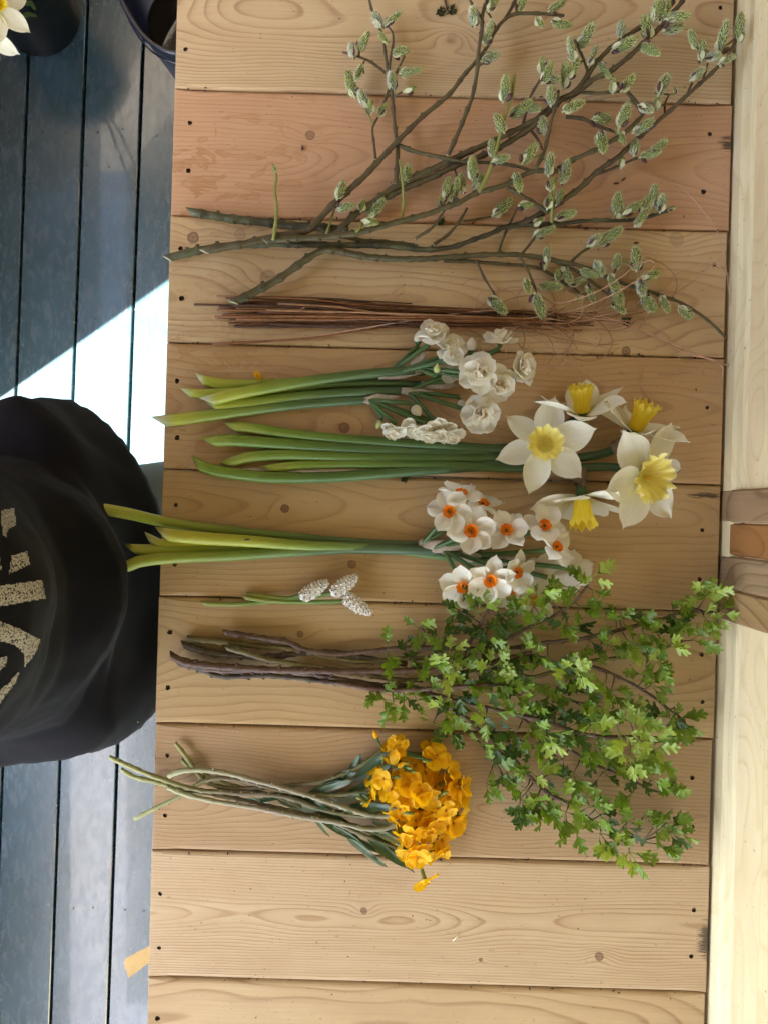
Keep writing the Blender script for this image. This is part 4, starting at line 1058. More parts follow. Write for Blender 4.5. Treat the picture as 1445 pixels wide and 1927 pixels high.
HB = [
 dict(lab='hawthorn branch with cut end above the bunch, leafy tip overlapping the wall post',
  st=[([(423,1190),(504,1202),(540,1208),(578,1224),(632,1231),(691,1226),(770,1219),(824,1219),(919,1222),(979,1217),(1029,1209),(1094,1202),(1148,1190),(1198,1177),(1253,1162),(1298,1145),(1320,1150)],5,2.6,m_haw,.006,.018),
      ([(869,1242),(880,1215),(894,1190),(924,1140)],3.4,2,m_haw,.014,.03),([(920,1222),(979,1188),(1044,1157),(1079,1133),(1103,1104)],3.2,2,m_haw,.014,.026),
      ([(795,1219),(800,1195),(790,1180)],2.4,1.8,m_haw,.01,.014)]),
 dict(lab='hawthorn branch with olive green bark at its cut end', st=[([(357,1202),(426,1209),(480,1216),(534,1219),(600,1232),(681,1245),(760,1240),(850,1238),(930,1250),(994,1274),(1054,1259),(1113,1244),(1198,1234),(1238,1224),(1283,1207)],5.5,2.4,m_hawo,.002,.02),
      ([(1109,1253),(1140,1264),(1173,1279),(1218,1304),(1263,1339),(1275,1346)],3,1.8,m_haw,.014,.012)]),
 dict(lab='hawthorn branch with bright olive twig end lying across the dark ones', st=[([(426,1219),(460,1227),(504,1241),(583,1254),(640,1262),(681,1268),(760,1280),(820,1275),(890,1262),(960,1262),(1020,1300),(1080,1320)],5.2,2.4,m_hawo,.012,.014)]),
 dict(lab='thick reddish brown hawthorn branch with slanted cut end furthest left in its bunch', st=[([(323,1234),(352,1246),(436,1256),(534,1261),(632,1263),(706,1263),(780,1261),(850,1254),(930,1245),(1000,1228)],6.5,4,m_hawr,.010,.02),
      ([(345,1213),(372,1222),(406,1229),(504,1236),(563,1229),(632,1228),(700,1240),(765,1250)],6,4,m_hawd,.004,.008)]),
 dict(lab='hawthorn branch nearly black at the cut end, its long straight reddish stem crossing the foliage', st=[([(357,1250),(385,1262),(421,1273),(495,1271),(554,1276),(632,1285),(676,1290),(721,1298),(795,1297),(850,1293),(919,1289),(960,1282)],5,3.2,m_hawd,.004,.026),
      ([(632,1285),(721,1298),(795,1297),(850,1293),(919,1289)],4.2,3,m_hawr,.020,.030)]),
 dict(lab='hawthorn branch whose pale grey stem ends in the large bright leaf cluster at lower right', st=[([(336,1250),(420,1262),(520,1262),(613,1273),(696,1288),(765,1290),(805,1304),(879,1324),(969,1344),(1029,1359),(1089,1379),(1153,1389),(1198,1384)],5,2.6,m_haw,.006,.026),
      ([(1009,1379),(1040,1392),(1069,1409),(1118,1439),(1168,1459),(1218,1484)],2.8,1.8,m_haw,.010,.010),([(960,1342),(1000,1365),(1022,1400),(1030,1430)],2.6,1.8,m_hawr,.018,.02)]),
 dict(lab='hawthorn branch bending down to the lowest leaf sprays near the bottom planks', st=[([(560,1268),(640,1280),(720,1290),(775,1299),(844,1329),(880,1354),(899,1372),(949,1409),(985,1450),(1024,1488),(1069,1513),(1118,1548),(1158,1568),(1208,1583)],4.8,2.8,m_haw,.003,.008),
      ([(850,1335),(890,1385),(930,1430)],2.4,1.8,m_haw,.004,.008)])]
hst = []
for i, d in enumerate(HB):
    p0 = d['st'][0][0][0]; r = thing_at('hawthorn_branch', P(p0[0], p0[1], 0), d['lab'], 'branch', 'leafy hawthorn branches laid together')
    for j, (pts, r0, r1, mat, z0, z1) in enumerate(d['st']):
        W, rad = woody('stem' if j == 0 else 'twig', pts, r0, r1, mat, z0, z1, r, node=26, seed=i * 7 + j, cut=1.0 if j == 0 or i == 3 else 0, thin=1.08)
        hst.append((r, W[len(W) // 3:] if j == 0 else W, rad[len(rad) // 3:] if j == 0 else rad))
tuft = """100 330 m|215 245 m|330 230 d|370 180 d|440 190 m|510 195 d|340 160 d|240 440 m|260 390 m|330 350 p|300 400 p|480 400 p|510 380 p|560 430 m|600 410 m|650 340 m|640 440 d|540 330 d|440 320 d|400 300 d|450 280 m|540 240 d|640 240 m|560 190 m|660 120 p|650 160 m|720 150 m|770 220 m|780 240 d|800 90 p|860 60 p|820 160 m|870 100 m|960 220 m|970 200 d|1000 290 p|900 320 m|930 310 m|860 290 d|1060 260 m|1160 190 d|1180 200 m|1120 270 m|1150 300 p|1240 150 m|1300 120 p|1290 200 p|1340 190 p|1250 290 m|1200 250 d|1090 350 m|1110 370 m|1070 420 m|1090 460 m|1150 580 d|1190 590 m|1220 600 m|1180 545 d|940 480 m|920 450 p|800 400 p|770 380 p|840 430 d|760 470 d|830 540 d|760 540 d|900 540 d|700 490 d|620 520 m|600 500 d|560 480 m|480 470 d|520 450 d|300 550 p|320 560 m|270 600 d|330 610 d|210 520 m|120 520 m|70 500 m|160 500 d|340 500 d|470 570 p|440 560 d|600 580 m|680 640 p|720 570 d|700 530 d|780 620 d|870 600 p|860 580 m|880 680 m|820 600 d|1010 590 p|1030 600 p|980 640 p|960 600 p|1060 640 p|1090 690 p|1110 680 m|1010 730 p|1100 720 m|1050 790 d|1090 820 m|1020 870 m|1130 870 m|1160 870 m|930 760 m|910 790 d|800 790 m|760 740 d|740 700 m|660 680 m|640 700 d|560 730 m|500 690 d|440 680 m|500 770 m|540 810 m|470 830 m|560 780 d|640 790 p|620 850 m|700 800 d|600 890 d|660 880 m|760 890 p|700 900 m|640 930 d|690 970 m|770 940 m|800 1000 m|840 930 m|880 930 m|900 950 d|900 1020 m|960 1070 p|1010 1090 p|990 1000 d|1000 980 m|1060 960 m|1110 980 m|1160 1010 d|1150 980 m|1110 1060 m|1180 1010 m|640 610 m|580 640 d|900 730 d|360 470 d|400 430 m|420 400 d|700 350 d|720 400 d|600 330 d|480 240 d|300 290 d|240 330 d|180 350 d"""
rd = random.Random(12)
for s in tuft.split('|'):
    zx, zy, kd = s.split(); u = 680 + float(zx) / 2.007; v = 1060 + float(zy) / 2.007
    c = P(u, v, .02); dd, r, w, q = nearest(c, hst)
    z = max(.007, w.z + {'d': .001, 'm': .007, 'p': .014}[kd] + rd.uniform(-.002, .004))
    c = P(u, v, z); dist = math.sqrt(dd)
    n = {'d': 4, 'm': 4, 'p': 6}[kd]
    heading = math.atan2(c.y - w.y, c.x - w.x) if dist > .006 else rd.uniform(-1.2, 1.2)
    if .004 < dist < .06:
        mb = MB(); mid = (w + c) / 2 + Vector((0, 0, .002)); tube(mb, [w, mid, c], [.0010, .0008, .0007], 6)
        link('twig', mb.mesh('twig', [m_haw if kd == 'd' else m_hawo], off=r.location), r)
    for k in range(n):
        a = heading + rd.uniform(-1.9, 1.9) if rd.random() < .8 else rd.uniform(0, 6.28)
        el = rd.uniform(-.1, 1.0) * (1.0 if kd != 'd' else .6)
        ax = Vector((math.cos(a) * math.cos(el), math.sin(a) * math.cos(el), math.sin(el)))
        sc = rd.uniform(.6, 1.15) * (1.0 if kd != 'p' else 1.05)
        M = Matrix.Translation(c + ax * .005 * sc - r.location) @ fx(ax, roll=rd.uniform(-1.0, 1.0)) @ Matrix.Scale(sc, 4)
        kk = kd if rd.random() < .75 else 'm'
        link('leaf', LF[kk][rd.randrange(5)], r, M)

# ------------------------------------------------------------------ orange wallflowers
def strap_leaf(seed, L=42*mm, W=8*mm):
    mb = MB(); petal(mb, L, W, 1.0, .35, random.Random(seed).uniform(-.15, .2), 0, .04, 4, 9, None, seed, tip=.1)
    return mb
m_wleaf = leaf_mat('wallflower_leaf', (0.040, 0.085, 0.035, 1), (0.085, 0.14, 0.075, 1), .38)
m_wleafg = leaf_mat('wallflower_leaf_grey', (0.15, 0.21, 0.15, 1), (0.22, 0.28, 0.20, 1), .38)
WLF = [strap_leaf(s).mesh('leaf', [m_wleaf]) for s in range(3)] + [strap_leaf(s + 5).mesh('leaf', [m_wleafg]) for s in range(2)]
def calyx_mesh():
    mb = MB(); lathe(mb, [(.0008, -.010), (.0020, -.009), (.0023, -.004), (.0028, 0), (.0010, .0008)], 8)
    stamens(mb, 4, .0018, .002, 1)
    return mb.mesh('flower', [plain('calyx_olive', (0.20, 0.20, 0.035), 0.5), m_wall])
CAL = calyx_mesh()
m_wst = stem_mat('wallflower_stem', [(0.0, (0.36, 0.36, 0.14, 1)), (0.2, (0.26, 0.24, 0.10, 1)), (0.45, (0.15, 0.10, 0.07, 1)), (1.0, (0.14, 0.14, 0.06, 1))], .5)
m_wstp = stem_mat('wallflower_pale_stem', [(0.0, (0.40, 0.40, 0.22, 1)), (0.4, (0.30, 0.24, 0.19, 1)), (1.0, (0.28, 0.28, 0.18, 1))], .5)
m_wbud = bud_mesh(m_wall, 10*mm, 5*mm, m_pedicel); m_gbud = bud_mesh(plain('wallflower_green_bud', (0.22, 0.26, 0.05), .5), 8*mm, 4*mm, m_pedicel)
WS = [
 (([(207,1425),(245,1442),(288,1460),(362,1484),(436,1492),(534,1499),(608,1524),(681,1536),(740,1530)],5.5,5), m_wst, .010, 'orange wallflower whose stem end reaches farthest left over the blue floor'),
 (([(229,1448),(255,1463),(288,1470),(352,1487),(430,1500),(520,1520),(640,1548),(740,1570),(775,1590)],5.5,4.5), m_wst, .004, 'orange wallflower with second stem end curving down past the bench edge'),
 (([(330,1398),(348,1420),(362,1440),(387,1470),(436,1484),(520,1480),(600,1472),(660,1450),(722,1412)],5,4.5), m_wst, .003, 'orange wallflower with cut end pointing up the bench away from the rest'),
 (([(318,1462),(347,1450),(411,1452),(485,1470),(563,1492),(632,1514),(696,1534),(745,1534)],6,5), m_wstp, .016, 'orange wallflower with pale bowed stem arching over the top of the bunch'),
 (([(254,1541),(280,1528),(308,1514),(347,1494),(390,1468),(450,1468),(540,1490),(640,1496),(715,1480)],5,4.5), m_wst, .007, 'orange wallflower with stem end slanting down towards the masking tape'),
 (([(316,1482),(357,1497),(411,1509),(485,1521),(559,1536),(632,1548),(690,1560),(730,1558),(758,1544),(780,1534)],5.5,5), m_wstp, .014, 'orange wallflower with whitish stem curling up into the blossoms below the others'),
 (([(342,1430),(370,1452),(430,1476),(520,1500),(600,1535),(680,1570),(760,1602),(790,1622)],5,4.5), m_wst, .002, 'orange wallflower beneath the others, its flowers hanging lowest over the plank joint')]
wroots = []
for i, ((pts, r0, r1), mat, z0, lab) in enumerate(WS):
    r = thing_at('wallflower', P(pts[0][0], pts[0][1], 0), lab, 'wallflower', 'orange wallflower stems in a loose bunch')
    W, rad = woody('stem', pts, r0, r1, mat, z0, .012, r, node=20, seed=i, lift=.004, cut=.3, thin=.74)
    wroots.append((r, W[-12:], rad[-12:]))
rd = random.Random(5)
wfl = """740 1410 1|752 1402 1|820 1425 1|812 1412 0|775 1440 0|846 1452 1|838 1472 0|800 1455 0|722 1466 2|735 1487 1|772 1476 1|792 1470 0|790 1495 2|808 1502 2|820 1480 0|855 1478 1|860 1500 0|838 1525 3|825 1545 2|862 1535 0|852 1550 1|765 1500 1|752 1522 1|742 1540 0|770 1535 0|782 1545 1|805 1545 1|778 1572 2|800 1570 2|790 1590 2|770 1600 1|785 1612 2|815 1590 0|822 1605 0|830 1580 0|798 1655 1|870 1482 1|700 1500 0|706 1462 0|755 1575 0|790 1525 0|815 1525 1|845 1500 1|760 1455 0"""
wfl = [tuple(map(float, q.split())) for q in wfl.split('|')]
wfl += [(u + rd.uniform(-14, 14), v + rd.uniform(-14, 14), max(0, l - 1)) for (u, v, l) in wfl[:34:3] if 735 < u < 850 and v < 1600]
for q, (u, v, lv) in enumerate(wfl):
    z = .014 + .008 * lv + rd.uniform(0, .004)
    F = P(u, v, z); dd, r, w, _ = nearest(F, wroots)
    dx = (u - 785) / 90; dy = -(v - 1515) / 130
    ax = Vector((dx * .9 + rd.uniform(-.35, .35), dy * .9 + rd.uniform(-.35, .35), .55 + .25 * lv)).normalized()
    M = Matrix.Translation(F - r.location) @ frame(ax, rd.uniform(0, 6.28)) @ Matrix.Scale(rd.uniform(.88, 1.12), 4)
    c = link('flower', CAL, r, M); set_petals(c, XP, 4, .0012, rd.uniform(.05, .75), 0, .22, 1.0, 0, rd)
    if (F - w).length < .06: pedicel(r, w, F - ax * .008, .0012, .002)
for (u, v, k, ang, z) in [(707,1385,'o',110,.012),(764,1436,'g',20,.03),(752,1441,'o',40,.03),(770,1445,'g',-10,.03),(778,1452,'g',0,.028),(748,1462,'g',10,.028),(800,1432,'g',180,.03),
                          (870,1478,'g',20,.02),(862,1470,'g',50,.02),(818,1608,'g',10,.02),(810,1614,'g',-10,.02),(822,1600,'g',30,.02),(806,1605,'g',-20,.024),(838,1492,'g',30,.036),
                          (676,1502,'g',160,.02),(684,1510,'g',200,.02),(720,1428,'g',90,.02),(764,1530,'g',180,.036)]:
    a = R(ang); ax = Vector((math.cos(a), math.sin(a), .3)).normalized(); F = P(u, v, z); dd, r, w, _ = nearest(F, wroots)
    link('bud', m_wbud if k == 'o' else m_gbud, r, Matrix.Translation(F - ax * .004 - r.location) @ frame(ax) @ Matrix.Scale(1.15 if k == 'o' else 1, 4))
    if (F - w).length < .07: pedicel(r, w, F - ax * .007, .0012, .002)
wall_lv = [(520,1498,20,1,1),(560,1515,-12,3,1.1),(580,1510,-15,0,1.1),(600,1500,10,1,1),(612,1480,25,0,1.1),(625,1478,22,3,1.15),(640,1462,20,0,1),(665,1440,60,0,.8),(672,1436,62,3,.7),(650,1490,15,0,1.2),
  (680,1478,30,0,1),(690,1460,22,3,1.0),(655,1530,-10,1,1.2),(600,1545,-50,3,.9),(640,1560,-25,0,1.2),(660,1572,-28,3,1.1),(700,1590,-25,0,1),(690,1600,-30,3,1.25),(740,1560,-15,3,1.2),(720,1570,-28,3,1),
  (750,1605,-45,0,1.1),(755,1598,-42,3,.7),(700,1515,5,0,1.3),(680,1530,-4,1,1.2),(710,1480,10,0,1.1),(640,1515,-30,4,.7),(470,1505,-6,1,1),(520,1520,-14,0,1),(545,1510,-20,1,.9),(500,1512,-8,3,.6),
  (610,1530,-18,1,1.1),(570,1535,-20,1,1.0),(665,1500,14,4,.9),(630,1470,35,0,1.2),(655,1452,48,4,1.0),(700,1440,35,0,1.2),(640,1545,-30,0,1.3),(675,1585,-35,4,1.2),(725,1602,-38,0,1.2),(590,1520,-5,0,1.2),(700,1560,-10,4,1.1),(715,1450,40,0,.9),(735,1585,-20,0,1.2)]
for (u, v, ang, k, sc) in wall_lv:
    a = R(ang); el = rd.uniform(-.05, .2); ax = Vector((math.cos(a) * math.cos(el), math.sin(a) * math.cos(el), math.sin(el)))
    F = P(u, v, .006 + rd.uniform(0, .010)); dd, r, w, _ = nearest(F, wroots)
    link('leaf', WLF[k], r, Matrix.Translation(F - ax * .020 * sc - r.location) @ fx(ax, roll=rd.uniform(-.6, .6)) @ Matrix.Scale(sc, 4))

# ------------------------------------------------------------------ bundle of dry brown stalks with curling fibres
m_stalk = []
for k, c in enumerate([(0.15, 0.060, 0.026), (0.085, 0.036, 0.018), (0.26, 0.11, 0.040), (0.36, 0.19, 0.09)]):
    m_stalk.append(plain('dry_stalk_brown_%d' % k, c, 0.5, 0.4, 0.3, 120))
m_fib = plain('pinkish_curling_fibre', (0.56, 0.34, 0.22), 0.5, 0.4, 0.25, 90)
rd = random.Random(3)
GS = 'dry brown stalks bundled below the willow'
for i in range(64):
    f = i / 63; y0 = 564 + 44 * f + rd.uniform(-8, 8); x0 = rd.uniform(408, 560)
    y1 = 592 + 22 * f + rd.uniform(-6, 10); x1 = rd.uniform(820, 1130)
    if i == 5: x0, y0 = 366, 573
    if i == 2: x0, y0, x1, y1 = 426, 560, 775, 571
    if i == 40: x0, y0, x1, y1 = 400, 648, 1000, 600
    if i == 30: x0, y0 = 405, 596
    xm = (x0 + x1) / 2; ym = (y0 + y1) / 2 + rd.uniform(-4, 4)
    z0 = rd.uniform(0, .009) * (1 - abs(f - .5)); 
    nm = 'stalk'
    # the stiff stalk and its curling tip are one thing with two parts
    r = thing_at('dry_stalk', P(x0, y0, z0), 'thin dry reddish brown stalk in the bundle between the willow and the white narcissi', 'stalk', GS)
    if i == 5: r['label'] = 'thin brown stalk sticking out farthest to the left of its bundle'; 
    if i == 2: r['label'] = 'short dark stalk along the upper edge of the brown bundle, under the willow cut end'
    if i == 40: r['label'] = 'brown stalk slanting out below its bundle towards the plank joint'
    sp = spline([(x0, y0), (x0 * .7 + x1 * .3, y0 * .65 + ym * .35 + rd.uniform(-2, 2)), (xm, ym), (x1, y1)], 30)
    ra = rd.uniform(1.4, 2.9)
    W = [P(p[0], p[1], z0 + .0012 + .003 * math.sin(PI * j / len(sp))) for j, p in enumerate(sp)]
    mb = MB(); tube(mb, W, [ra * S * (1 - .55 * j / len(W)) for j in range(len(W))], 6)
    link('stem', mb.mesh('stem', [m_stalk[rd.choice((0, 0, 1, 1, 2, 2, 3))] if i != 2 else m_stalk[1]], off=r.location), r)
    if rd.random() < .8 and i not in (2,):
        pts = [(x1, y1)]; a = rd.uniform(-.25, .12); L = rd.choice((120, 180, 240, 330)); k = rd.uniform(-.012, .012); x, y = x1, y1; kk = 0
        for st in range(int(L / 14)):
            a += k * 14 * .8 + rd.uniform(-.06, .06); kk += rd.uniform(-.004, .004); k = max(-.03, min(.03, k + kk))
            x += 14 * math.cos(a); y += 14 * math.sin(a) * .8 + .9
            pts.append((min(x, 1372 - abs(rd.gauss(0, 8))), y))
        zz = W[-1].z; sp = spline(pts, 8)
        Wf = [P(p[0], p[1], max(.0006, zz + .008 * math.sin(j * .11 + i) * (j / len(sp)))) for j, p in enumerate(sp)]
        mb = MB(); tube(mb, Wf, [1.1 * S * (1 - .5 * j / len(Wf)) for j in range(len(Wf))], 4, cap=False)
        link('fibre', mb.mesh('fibre', [m_fib if rd.random() < .6 else m_stalk[3]], off=r.location), r)
loose = [
 ([(1015,554),(1045,570),(1085,563),(1130,545),(1170,520),(1195,499),(1225,490),(1232,498),(1210,520),(1150,555),(1090,580),(1050,590)], 1.1, .03, 'pinkish fibre looping up over the willow catkins and back'),
 ([(1100,590),(1150,600),(1200,618),(1262,645),(1330,675),(1372,688)], 1.3, .004, 'long pinkish fibre running down right towards the shed wall'),
 ([(1040,590),(1120,605),(1205,622),(1290,665),(1345,678),(1360,700),(1345,725),(1320,742),(1302,742)], 1.0, .004, 'fibre ending in a hook near the bench back edge'),
 ([(540,642),(640,625),(760,605),(860,590),(960,582),(1060,580)], 1.2, .009, 'pale fibre crossing diagonally over the brown stalks'),
 ([(1372,520),(1340,495),(1300,505),(1270,520),(1240,560),(1215,600),(1200,620)], .9, .004, 'fine fibre arcing between the willow tip and the wall'),
 ([(1380,600),(1372,560),(1360,470),(1340,420),(1290,360),(1270,350)], .8, .004, 'hair thin fibre curving up past the willow twig tip'),
 ([(1240,705),(1280,700),(1330,690)], .9, .001, 'short pale fibre beside the daffodils'),
 ([(1205,690),(1203,720),(1215,745),(1230,760)], .8, .001, 'short curved fibre above the right daffodil'),
 ([(540,600),(570,580),(600,574)], 1.0, .010, 'short straw coloured fibre lying across the left half of the stalks'),
 ([(715,572),(740,550),(762,535)], .9, .004, 'tiny pale fibre rising from the stalk bundle'),
 ([(730,572),(756,552)], .8, .006, 'very short fibre next to a slightly longer pale one')]
for pts, ra, z, lab in loose:
    sp = spline(pts, 8); W = [P(p[0], p[1], .0008 + z * math.sin(PI * j / (len(sp) - 1)) ** .7 if 0 < j < len(sp) - 1 else .0008) for j, p in enumerate(sp)]
    mb = MB(); tube(mb, W, [ra * S] * len(W), 5)
    o = link('curled_fibre', mb.mesh('curled_fibre', [m_fib], off=W[0]), None, loc=W[0]); tag(o, lab, 'fibre', 'loose curling fibres')

# ------------------------------------------------------------------ buckets on the floor
m_black = plain('black_bucket_plastic', (0.006, 0.006, 0.0065), 0.35, 0.5, 0.2)
m_navy = plain('navy_bucket_plastic', (0.007, 0.010, 0.026), 0.3, 0.5, 0.2)
m_wire = plain('galvanised_wire', (0.55, 0.55, 0.55), 0.3, 0.8, 0.05)
m_water = plain('dark_bucket_water', (0.012, 0.010, 0.008), 0.05, 0.6, 0.1)
def bucket(name, cx, cy, rb, rt, h, mat, lab):
    r = thing_at(name, (cx, cy, FLOOR + .001), lab, 'bucket')
    mb = MB()
    lathe(mb, [(.001, 0), (rb * .97, 0), (rb, .004), (rb + (rt - rb) * .5, h * .5), (rt, h - .012), (rt + .004, h - .012), (rt + .005, h - .002), (rt + .002, h), (rt - .003, h - .001), (rt - .004, h - .014), (rb - .001, .008), (.001, .007)], 56)
    for i in range(len(mb.v)): pass
    o = link('body', mb.mesh('body', [mat]), r)
    mb = MB(); lathe(mb, [(.001, h * .55), (rb + (rt - rb) * .55 - .005, h * .55)], 40)
    link('water', mb.mesh('water', [m_water]), r)
    return r
q = fpt(80, 38)
bk = bucket('bucket', q.x, q.y, .088, .112, .26, m_black, 'black plastic bucket on the floor at the far corner holding daffodils')
zr = -.60; kq = S * (D - zr) / D
cx, cy = (368 - 722.5) * kq, -(-43 - 963.5) * kq
bk2 = bucket('bucket', cx, cy, .115, .150, .30, m_navy, 'navy blue bucket partly under the top end of the bench')
mb = MB(); W = []
for k in range(25):
    th = PI * k / 24; a = -2.6
    lx, ly, lz = .156 * math.cos(th), .165 * math.sin(th), .29 - .06 * math.sin(th)
    W.append((lx * math.cos(a + PI/2 + 1.2) - ly * math.sin(a + PI/2 + 1.2), lx * math.sin(a + PI/2 + 1.2) + ly * math.cos(a + PI/2 + 1.2), lz))
tube(mb, W, [.0022] * 25, 8); link('handle', mb.mesh('handle', [m_wire]), bk2)
mb = MB(); lathe(mb, [(.1525, .262), (.1555, .262), (.1555, .268), (.1530, .268)], 56); link('rim_band', mb.mesh('rim_band', [m_navy]), bk2)
for i, (u, v, z, ax, lab) in enumerate([(-8, 14, -.42, (.5, -.2, .8), 'daffodil standing in the black bucket, yellow trumpet at the photo corner'),
                                        (-26, 62, -.46, (.1, -.6, .7), 'lower daffodil leaning out of the black bucket')]):
    F = P(u, v, z); rb = Vector((q.x + .01 * i, q.y, FLOOR + .012))
    r = thing_at('daffodil', rb, lab, 'daffodil', 'daffodils standing in the bucket')
    mb = MB(); tube(mb, [rb - rb, (F - rb) * .5 + Vector((.02, .02, 0)), F - rb], [.004, .004, .004], 8); link('stem', mb.mesh('stem', [m_dstem]), r)
    M = Matrix.Translation(F - rb) @ frame(ax, .4 + i)
    link('corona', CY2 if i == 0 else CF, r, M)
    for k in range(6):
        link('petal', DP[k], r, M @ Matrix.Rotation(PI / 3 * k, 4, 'Z') @ Matrix.Translation((.006, 0, 0)) @ Matrix.Rotation(-.15, 4, 'Y'))

# ------------------------------------------------------------------ masking tape and small litter
m_tape = plain('masking_tape', (0.62, 0.42, 0.16), 0.6, 0.3, 0.08, 80, 0.15)
zt = -.030
tp = [(296,1772),(275,1784),(258,1792),(238,1803),(234,1812),(236,1822),(240,1830),(241,1841),(256,1831),(276,1815),(296,1802)]
mb = MB(); n = len(tp)
vs = [P(u, v, zt - .0002 * k) for k, (u, v) in enumerate(tp)] + [P(u, v, zt - .0002 * k - .0003) for k, (u, v) in enumerate(tp)]
mb.add(vs, [tuple(range(n))[::-1], tuple(range(n, 2 * n))] + [(k, (k+1) % n, n + (k+1) % n, n + k) for k in range(n)])
o = link('masking_tape', mb.mesh('masking_tape', [m_tape], False, off=vs[3]), None, loc=vs[3]); tag(o, 'torn end of beige masking tape sticking out from under the bench edge', 'tape')
rd = random.Random(9)
scal = [(569,284,90,'dark bud scale under the round knot of the upper bench boards'),(1153,345,0,'maroon bud scale, left one of a pair below the diagonal twig'),(1168,341,40,'maroon bud scale, right one of a pair below the diagonal twig'),
        (1096,430,0,'maroon bud scale on the plank joint under the willow tip'),(1191,457,0,'single maroon bud scale on the board right of the lone catkin'),
        (1084,427,20,'bud scale almost touching another on the plank joint')]
for (u, v, a, lab) in scal:
    c = P(u, v, .0016); o = link('bud_scale', BS, None, Matrix.Translation(c) @ fx((math.cos(R(a)), math.sin(R(a)), 0)) @ Matrix.Rotation(PI / 2, 4, 'Y') @ Matrix.Scale(1.0, 4)); tag(o, lab, 'bud scale', 'fallen willow bud scales')
c = P(460, 1016, .026); o = link('bud_scale', BS, None, Matrix.Translation(c) @ fx((1, .1, 0)) @ Matrix.Rotation(PI / 2, 4, 'Y')); tag(o, 'dark bud scale lying on the fat yellow narcissus stem', 'bud scale', 'fallen willow bud scales')
mb = MB(); petal(mb, 15*mm, 7*mm, .7, .5, .5, 0, .5, 4, 6); pc_ = P(481, 698, .002)
o = link('petal_scrap', mb.mesh('petal_scrap', [m_wall]), None, Matrix.Translation(pc_) @ Matrix.Rotation(R(-62), 4, 'Z')); tag(o, 'torn orange petal scrap above the narcissus stems', 'petal')
m_moss = plain('dark_moss', (0.035, 0.045, 0.018), 0.9, 0.2, 0.4, 300)
def moss(u, v, w, lab, cat='moss', seedy=0):
    rdd = random.Random(seedy); mb = MB(); c = P(u, v, .0012)
    for k in range(34):
        a = rdd.uniform(0, 6.28); rr = w * S * math.sqrt(rdd.random()); b = Vector((rr * math.cos(a), rr * math.sin(a), 0)); e = b + Vector((rdd.uniform(-1, 1), rdd.uniform(-1, 1), rdd.uniform(.2, 1))) * .0032
        tube(mb, [b, (b + e) / 2, e], [.0008, .0007, .0003], 4)
    o = link('moss_tuft', mb.mesh('moss_tuft', [m_moss], off=None), None, loc=c); tag(o, lab, cat, 'moss crumbs on the bench')
moss(829, 22, 9, 'left tuft of moss beside a dark twig at the top planks', seedy=1); moss(849, 20, 9, 'right tuft of moss beside a dark twig at the top planks', seedy=2)
moss(828, 418, 7, 'moss crumb on the plank joint beneath the willow', seedy=3); moss(760, 903, 4, 'tiny green crumb above the orange cupped flowers', seedy=4)
moss(925, 1380, 6, 'moss crumb on the plank joint under the hawthorn leaves', seedy=5); moss(1177, 605, 8, 'moss crumb under the willow catkins beside the stalks', seedy=6)
W = [P(835, -8, .001), P(838, 4, .002), P(841, 18, .001)]
mb = MB(); tube(mb, W, [.0013, .0012, .0008], 6); o = link('twig_scrap', mb.mesh('twig_scrap', [m_bud], off=W[0]), None, loc=W[0]); tag(o, 'short dark twig scrap between two moss tufts', 'twig')
W = [P(852, 1771, .001), P(858, 1764, .004), P(864, 1756, .001)]
mb = MB(); tube(mb, W, [.0007] * 3, 6); o = link('wood_shaving', mb.mesh('wood_shaving', [m_pale_cut], off=W[0]), None, loc=W[0]); tag(o, 'pale thin wood shaving on the second plank from the bottom', 'shaving')
m_dust = plain('pale_sawdust', (0.62, 0.50, 0.33), 0.8); m_crumb = plain('dark_crumbs', (0.05, 0.028, 0.016), 0.8)
mb = MB(); rd = random.Random(17)
def speck(u, v, s, mi, el=1.0):
    c = P(u, v, .0001); a = rd.uniform(0, PI); h = s * S * .5
    dx, dy = math.cos(a) * s * S * el, math.sin(a) * s * S * el; px, py = -math.sin(a) * s * S * .55, math.cos(a) * s * S * .55
    b = [(c.x + dx, c.y + dy, c.z), (c.x + px, c.y + py, c.z), (c.x - dx, c.y - dy, c.z), (c.x - px, c.y - py, c.z), (c.x, c.y, c.z + h)]
    mb.add(b, [(0, 1, 4), (1, 2, 4), (2, 3, 4), (3, 0, 4)], mi)
for k in range(330):
    u = rd.uniform(345, 1330); v = rd.uniform(5, 1920); speck(u, v, rd.choice((.7, .9, 1.1, 1.5, 2.0)), 1 if rd.random() < .72 else 0, rd.choice((1, 1, 2)))
for j in joints[3:12]:
    for k in range(30):
        f = rd.random(); speck(305 + 1049 * f, j + 30.5 * f + rd.uniform(-4, 4), rd.choice((1, 1.5, 2.4, 3.2)), 1, rd.choice((1, 1.4)))
for (u0, v0, w, h, n) in [(505, 1860, 30, 40, 60), (480, 1370, 150, 8, 60), (345, 1650, 80, 50, 40), (1320, 1625, 16, 6, 20), (745, 1640, 12, 50, 16), (1250, 1610, 60, 12, 14), (370, 800, 45, 20, 30)]:
    for k in range(n): speck(u0 + rd.gauss(0, w), v0 + rd.gauss(0, h), rd.choice((.7, 1, 1.3)), 0, rd.choice((1, 1.6)))
o = link('wood_dust', mb.mesh('wood_dust', [m_dust, m_crumb], False), None, loc=(0, 0, .0002)); tag(o, kind='stuff'); o['label'] = 'sawdust and dark crumbs scattered over the planks'

